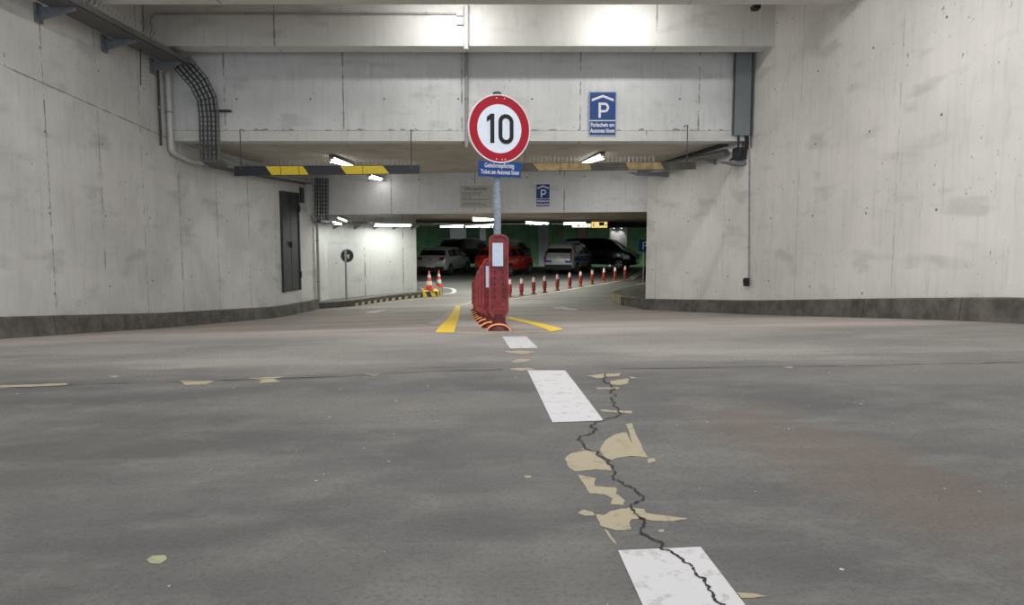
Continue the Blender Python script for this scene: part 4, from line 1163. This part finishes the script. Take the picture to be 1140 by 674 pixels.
# spot lamps on the white pillar
for i, px in enumerate((683.5, 691.8)):
    p = at(px, 254.2, 47.6)
    t = empty('spot_lamp', p, ('left', 'right')[i]+' small downlight above the white garage pillar', 'lamp', 'downlights on the white pillar')
    MB().lathe([(.05, 0), (.05, .10)], 12).build('spot_case', M_dmetal, t); MB().lathe([(.04, -.012), (.04, .0)], 12).build('spot_lens', M_tubec, t)
    ld = bpy.data.lights.new('spot_light', 'SPOT'); ld.energy = 9; ld.spot_size = R(75); ld.spot_blend = .6; ld.shadow_soft_size = .04
    lo = bpy.data.objects.new('spot_light', ld); COL.objects.link(lo); lo.location = p+Vector((0, -.02, -.03)); lo.rotation_euler = (R(38), 0, 0)

# ------------------------------------------------------------------ cars
def car(name, label, loc, heading, L, W, H, paint, style='hatch', police=False, plate=True, tail=True, group=None):
    t = empty(name, loc, label, 'car' if style != 'van' else 'van', group, -heading)
    if style == 'hatch':
        ZT = [(0, .54), (.012, .62), (.035, .66), (.055, .70), (.125, .92), (.17, .965), (.28, .995), (.42, 1.0), (.54, .985), (.60, .95), (.76, .69), (.80, .66), (.93, .57), (.985, .48), (1, .38)]
        ZS = [(0, .60), (.4, .63), (.72, .625), (1, .5)]; side = [(.15, .235), (.25, .43), (.45, .66)]; rg = (.056, .118); wg = (.61, .75)
    else:
        ZT = [(0, .50), (.008, .58), (.02, .62), (.035, .66), (.075, .93), (.11, .975), (.2, .995), (.5, 1.0), (.62, .985), (.68, .95), (.83, .66), (.87, .62), (.95, .53), (.99, .42), (1, .36)]
        ZS = [(0, .60), (.4, .60), (.8, .59), (1, .48)]; side = [(.09, .27), (.29, .47), (.49, .73)]; rg = (.037, .07); wg = (.69, .82)
    ZB = [(0, .24), (.04, .17), (.96, .14), (1, .20)]
    WD = [(0, .84), (.012, .90), (.04, .95), (.15, .995), (.5, 1.0), (.85, .99), (.94, .90), (.985, .78), (1, .66)]
    stn = sorted(set([i/70 for i in range(71)] + [.006, .012, .02, .03, .04, .05, .062, .99, .995]))
    wr = .335*1.0 if H > 1.6 else .315
    axles = (.185, .80); rad_ = .315 if H < 1.6 else .335
    segn = [3, 2, 4, 4, 2, 7, 2, 5]
    def section(f):
        w = W/2*lerp_tab(WD, f); zb = H*lerp_tab(ZB, f); zt = H*lerp_tab(ZT, f); zs = min(H*lerp_tab(ZS, f), zt-.015*H)
        k = (zt-zs)/(H*.4); wt = w*(.97-.22*min(1, k))
        return [(0, zb), (.82*w, zb), (.95*w, zb+.05*H), (w, zb+(zs-zb)*.45), (.985*w, zb+(zs-zb)*.85), (.965*w, zs), (wt, zt-.045*H*min(1, k+.15)), (wt*.88, zt-.008*H), (0, zt)], zs, zt
    prof = []; segid = []
    for si, n_ in enumerate(segn): segid += [si]*n_
    for f in stn:
        P, zs, zt = section(f); row = []
        for si, n_ in enumerate(segn):
            for i in range(n_):
                a, b_ = P[si], P[si+1]; row.append((a[0]+(b_[0]-a[0])*i/n_, a[1]+(b_[1]-a[1])*i/n_))
        row.append(P[-1]); prof.append(row)
    m_ = len(prof[0]); vs = []; ys_ = [(f-.5)*L for f in stn]
    full = []
    for row, y in zip(prof, ys_):
        r_ = [(x, y, z) for x, z in row]+[(-x, y, z) for x, z in row[-2:0:-1]]; full.append(r_)
    nn = len(full[0])
    def push(p):
        x, y, z = p
        for ax in axles:
            d = math.hypot(y-(ax-.5)*L, z-rad_)
            if d < rad_+.055 and abs(x) > W*.36: return (math.copysign(W*.33, x), y, z), True
        return p, False
    allv = []; dark = []
    for r_ in full:
        for p in r_:
            q_, dk = push(p); allv.append(q_); dark.append(dk)
    body = MB(); 
    for i in range(len(full)-1):
        for k in range(nn):
            k2 = (k+1) % nn; ids = (i*nn+k, i*nn+k2, (i+1)*nn+k2, (i+1)*nn+k)
            body.f.append(ids); body.m.append(1 if all(dark[j] for j in ids) or (allv[ids[0]][2] < H*.2) else 0)
    body.v = allv; body.f += [tuple(range(nn)), tuple(range((len(full)-1)*nn, len(full)*nn))]; body.m += [0, 0]
    body.build('body', [paint, M_black], t, True)
    # glass patches
    def patch(name_, fr, segs, sides, trim=(0, 0), eps=.006):
        for sd in sides:
            g_ = MB(); vmap = {}
            idx = [k for k, s_ in enumerate(segid) if s_ in segs]
            k0, k1 = idx[0]+trim[0], idx[-1]+1-trim[1]
            rows = [i for i, f in enumerate(stn) if fr[0] <= f <= fr[1]]
            if len(rows) < 2: continue
            kk = list(range(k0, k1+1))
            if sd == 0: kk = kk + [nn-k for k in reversed(kk) if k != m_-1]
            elif sd < 0: kk = [nn-k for k in kk]
            for i in rows:
                for k in kk:
                    p = Vector(full[i][k % nn]); a = Vector(full[min(i+1, len(full)-1)][k % nn])-Vector(full[max(i-1, 0)][k % nn])
                    b2_ = Vector(full[i][(k+1) % nn])-Vector(full[i][(k-1) % nn]); n_ = a.cross(b2_)
                    if n_.length < 1e-9: n_ = Vector((0, 0, 1))
                    n_.normalize(); c_ = Vector((0, p.y*.8, H*.5))
                    if n_.dot(p-c_) < 0: n_ = -n_
                    g_.v.append(tuple(p+n_*eps))
            K = len(kk)
            for i in range(len(rows)-1):
                for k in range(K-1): g_.f.append((i*K+k, i*K+k+1, (i+1)*K+k+1, (i+1)*K+k)); g_.m.append(0)
            g_.build(name_, M_glass, t, True)
    for fr in side: patch('side_window', fr, (5,), (1, -1), (1, 1))
    patch('rear_window', rg, (6, 7), (0,), (1, 0)); patch('windscreen', wg, (6, 7), (0,), (0, 0))
    # wheels
    for ax in axles:
        for sd in (1, -1):
            Mw = Matrix.Translation((sd*(W/2-.115), (ax-.5)*L, rad_)) @ Matrix.Rotation(math.pi/2*sd, 4, 'Y')
            w_ = MB().lathe([(rad_*.66, -.09), (rad_*.93, -.10), (rad_, -.07), (rad_, .07), (rad_*.93, .10), (rad_*.66, .09)], 28, M=Mw).build('wheel', M_tyre, t, True)
            rm = MB().lathe([(rad_*.64, .07), (rad_*.66, .095), (rad_*.60, .095), (rad_*.56, .075), (.0, .07)][:4], 24, M=Mw)
            for s_ in range(5):
                rm.box((rad_*.3, 0, .085), (rad_*.6, .055, .02), M=Mw @ Matrix.Rotation(2*math.pi*s_/5, 4, 'Z'))
            rm.lathe([(.05, .07), (.05, .10)], 12, M=Mw); o = rm.build('rim', M_rim, w_, True)
    # rear details
    yr = -L/2
    MB().prism(outline2(W*.80, .16*H), .05, M=Matrix.Translation((0, yr+.0, .24*H))).build('rear_bumper', M_black, t)
    if plate: MB().box((0, yr-.03, H*(.33 if style == 'hatch' else .36)), (.52, .02, .11)).build('number_plate', M_plate, t)
    for sd in (1, -1):
        if style == 'hatch':
            lp = [(sd*W*.25, H*.56), (sd*W*.41, H*.53), (sd*W*.425, H*.655), (sd*W*.31, H*.645)]
        else: lp = [(sd*W*.375, H*.45), (sd*W*.425, H*.45), (sd*W*.405, H*.74), (sd*W*.375, H*.74)]
        MB().prism(lp, .16 if style == 'hatch' else .22, M=Matrix.Translation((0, yr+.075, 0))).build('tail_light', M_tail, t)
        MB().prism([(0, 0), (.19, .01), (.20, .12), (.03, .13)], .10, M=Matrix.Translation((sd*W/2*.93 - (0 if sd > 0 else .19), (.69 if style == 'hatch' else .76)*L-L/2, H*.62))).build('side_mirror', M_black, t)
        for fy in (.40, .58): MB().box((sd*(W/2+.002), (fy-.5)*L, H*.54), (.03, .16, .03)).build('door_handle', M_chrome, t)
        MB().prism([(0, 0), (.16, .02), (.16, .11), (0, .12)], .1, M=Matrix.Translation((sd*W*.34-.08, L/2-.06, H*.42))).build('headlight', M_glass, t)
    MB().prism([(-W*.05, 0), (W*.05, 0), (W*.04, .05), (-W*.04, .05)], .02, M=Matrix.Translation((0, yr-.012, H*.555))).build('badge', M_chrome, t)
    if police:
        for sd in (1, -1):
            s_ = MB(); yy = [(-.46+.9*i/30)*L for i in range(31)]
            vs_ = []
            for y in yy:
                w_ = W/2*lerp_tab(WD, y/L+.5)+.012
                vs_ += [(sd*w_, y, H*.43), (sd*w_, y, H*.57)]
            s_.add(vs_, [(2*i, 2*i+1, 2*i+3, 2*i+2) for i in range(30)]).build('blue_stripe', M_pblue, t)
            s2_ = MB(); vs_ = [(x+sd*.004, y, H*.505 if j % 2 else H*.49) for j, (x, y, z) in enumerate(vs_)]
            s2_.add(vs_, [(2*i, 2*i+1, 2*i+3, 2*i+2) for i in range(8, 22)]).build('stripe_line', M_signrim, t)
            MB().box((sd*W*.31, yr-.015, H*.42), (W*.20, .03, H*.06)).build('blue_stripe', M_pblue, t)
        lb = MB().box((0, .02*L, H+.05), (W*.62, .25, .09)); lb.build('light_bar', plain('beacon_blue', (.02, .06, .3), .2), t)
        MB().box((0, .02*L, H+.01), (W*.66, .16, .05)).build('roof_rack', M_dmetal, t)
    return t
def outline2(w, h): return [(-w/2, -h/2), (w/2, -h/2), (w/2*1.04, h*.2), (w/2*.96, h/2), (-w/2*.96, h/2), (-w/2*1.04, h*.2)]
def paintm(name, col, rough=.3): return plain(name, col, rough, .25, var=.04, scale=3, coat=.6)
M_pblue = plain('police_blue', (.005, .05, .42), .35)
P_silver = paintm('silver_paint', (.42, .43, .44)); P_red = paintm('red_paint', (.42, .03, .012)); P_black = paintm('black_paint', (.006, .007, .009), .25)
P_pol = paintm('police_silver', (.46, .47, .48)); P_dark = paintm('dark_blue_paint', (.015, .022, .035)); P_dg = paintm('dark_grey_paint', (.03, .032, .035))
def place(px, Y, hd, L):
    p = at(px, 300, Y); X = p.x + math.sin(hd)*L/2; Yc = Y+math.cos(hd)*L/2; return (X, Yc, G(X, Yc))
car('hatchback_car', 'silver hatchback parked nearest the oblique wall, seen from rear', place(479.5, 37.6, R(17), 4.05), R(17), 4.05, 1.78, 1.50, P_silver)
car('hatchback_car', 'orange red hatchback parked behind the row of beacons', place(544, 36.4, R(24), 4.2), R(24), 4.2, 1.80, 1.55, P_red)
car('police_car', 'silver police estate car with blue side stripes and roof light bar', place(621.5, 38.6, R(20), 4.5), R(20), 4.5, 1.80, 1.68, P_pol, 'mpv', police=True)
hd = R(112)
X, Y = at(668, 300, 45.4).x - .4, 45.4
car('black_van', 'black van parked behind the police car, facing right', (X+.35, Y, G(X, Y)), hd, 4.9, 1.9, 1.95, P_black, 'van', plate=False)
X, Y = at(520, 300, 46.4).x, 46.4
car('dark_van', 'dark blue van half hidden behind the silver hatchback', (X, Y, G(X, Y)), R(28), 4.4, 1.85, 1.92, P_dark, 'mpv')
X, Y = at(566, 300, 45).x, 46.6
car('hatchback_car', 'dark grey car half hidden behind the orange red hatchback', (X, Y, G(X, Y)), R(26), 4.3, 1.8, 1.80, P_dg, 'mpv')

# ------------------------------------------------------------------ hall lamps above the frame (entrance rows unseen, added to light the hall) and daylight from behind
gC = 'lamps on the hall ceiling'
def hall(x, y, z, pw, lb, L=1.5, along='x', tilt=0):
    a = (x-L/2, y, z) if along == 'x' else (x, y-L/2, z); b_ = (x+L/2, y, z) if along == 'x' else (x, y+L/2, z)
    fixture(a, b_, lb, gC, power=pw, wid=.18, tilt=tilt)
hall(2.2, 13.95, CH+4.44, 26, 'hall lamp between the two topmost beams, right one', L=1.0, tilt=60)
hall(-1.2, 13.95, CH+4.44, 26, 'hall lamp between the two topmost beams, left one', L=1.0, tilt=60)
k = 0
for y, pw in ((1.0, 62), (5.0, 72), (9.0, 66)):  # unseen lamp rows added to brighten walls and floor
    for x in (-4.2, -.6, 3.0):
        hall(x, y, CH+4.72, pw*(1.15 if x > 0 else (.8 if x < -2 else 1)), 'added unseen hall lamp over the ramp entrance, row %s, %s' % ({1.0: 'over the camera', 5.0: 'in the middle', 9.0: 'nearest the beams'}[y], {-4.2: 'left', -.6: 'centre', 3.0: 'right'}[x]), along='y')
        k += 1
w = bpy.data.worlds.new('world'); S.world = w; w.use_nodes = True; nt = w.node_tree
bg = nt.nodes['Background']; bg.inputs[0].default_value = (.80, .90, 1.0, 1); bg.inputs[1].default_value = 1.4

S.view_settings.view_transform = 'Standard'; S.view_settings.look = 'None'; S.view_settings.gamma = 1; S.view_settings.use_curve_mapping = False
S.view_settings.exposure = 0.38
S.cycles.use_denoising = True
S.cycles.max_bounces = 8; S.cycles.diffuse_bounces = 5
try: S.cycles.denoiser = 'OPENIMAGEDENOISE'
except Exception: pass
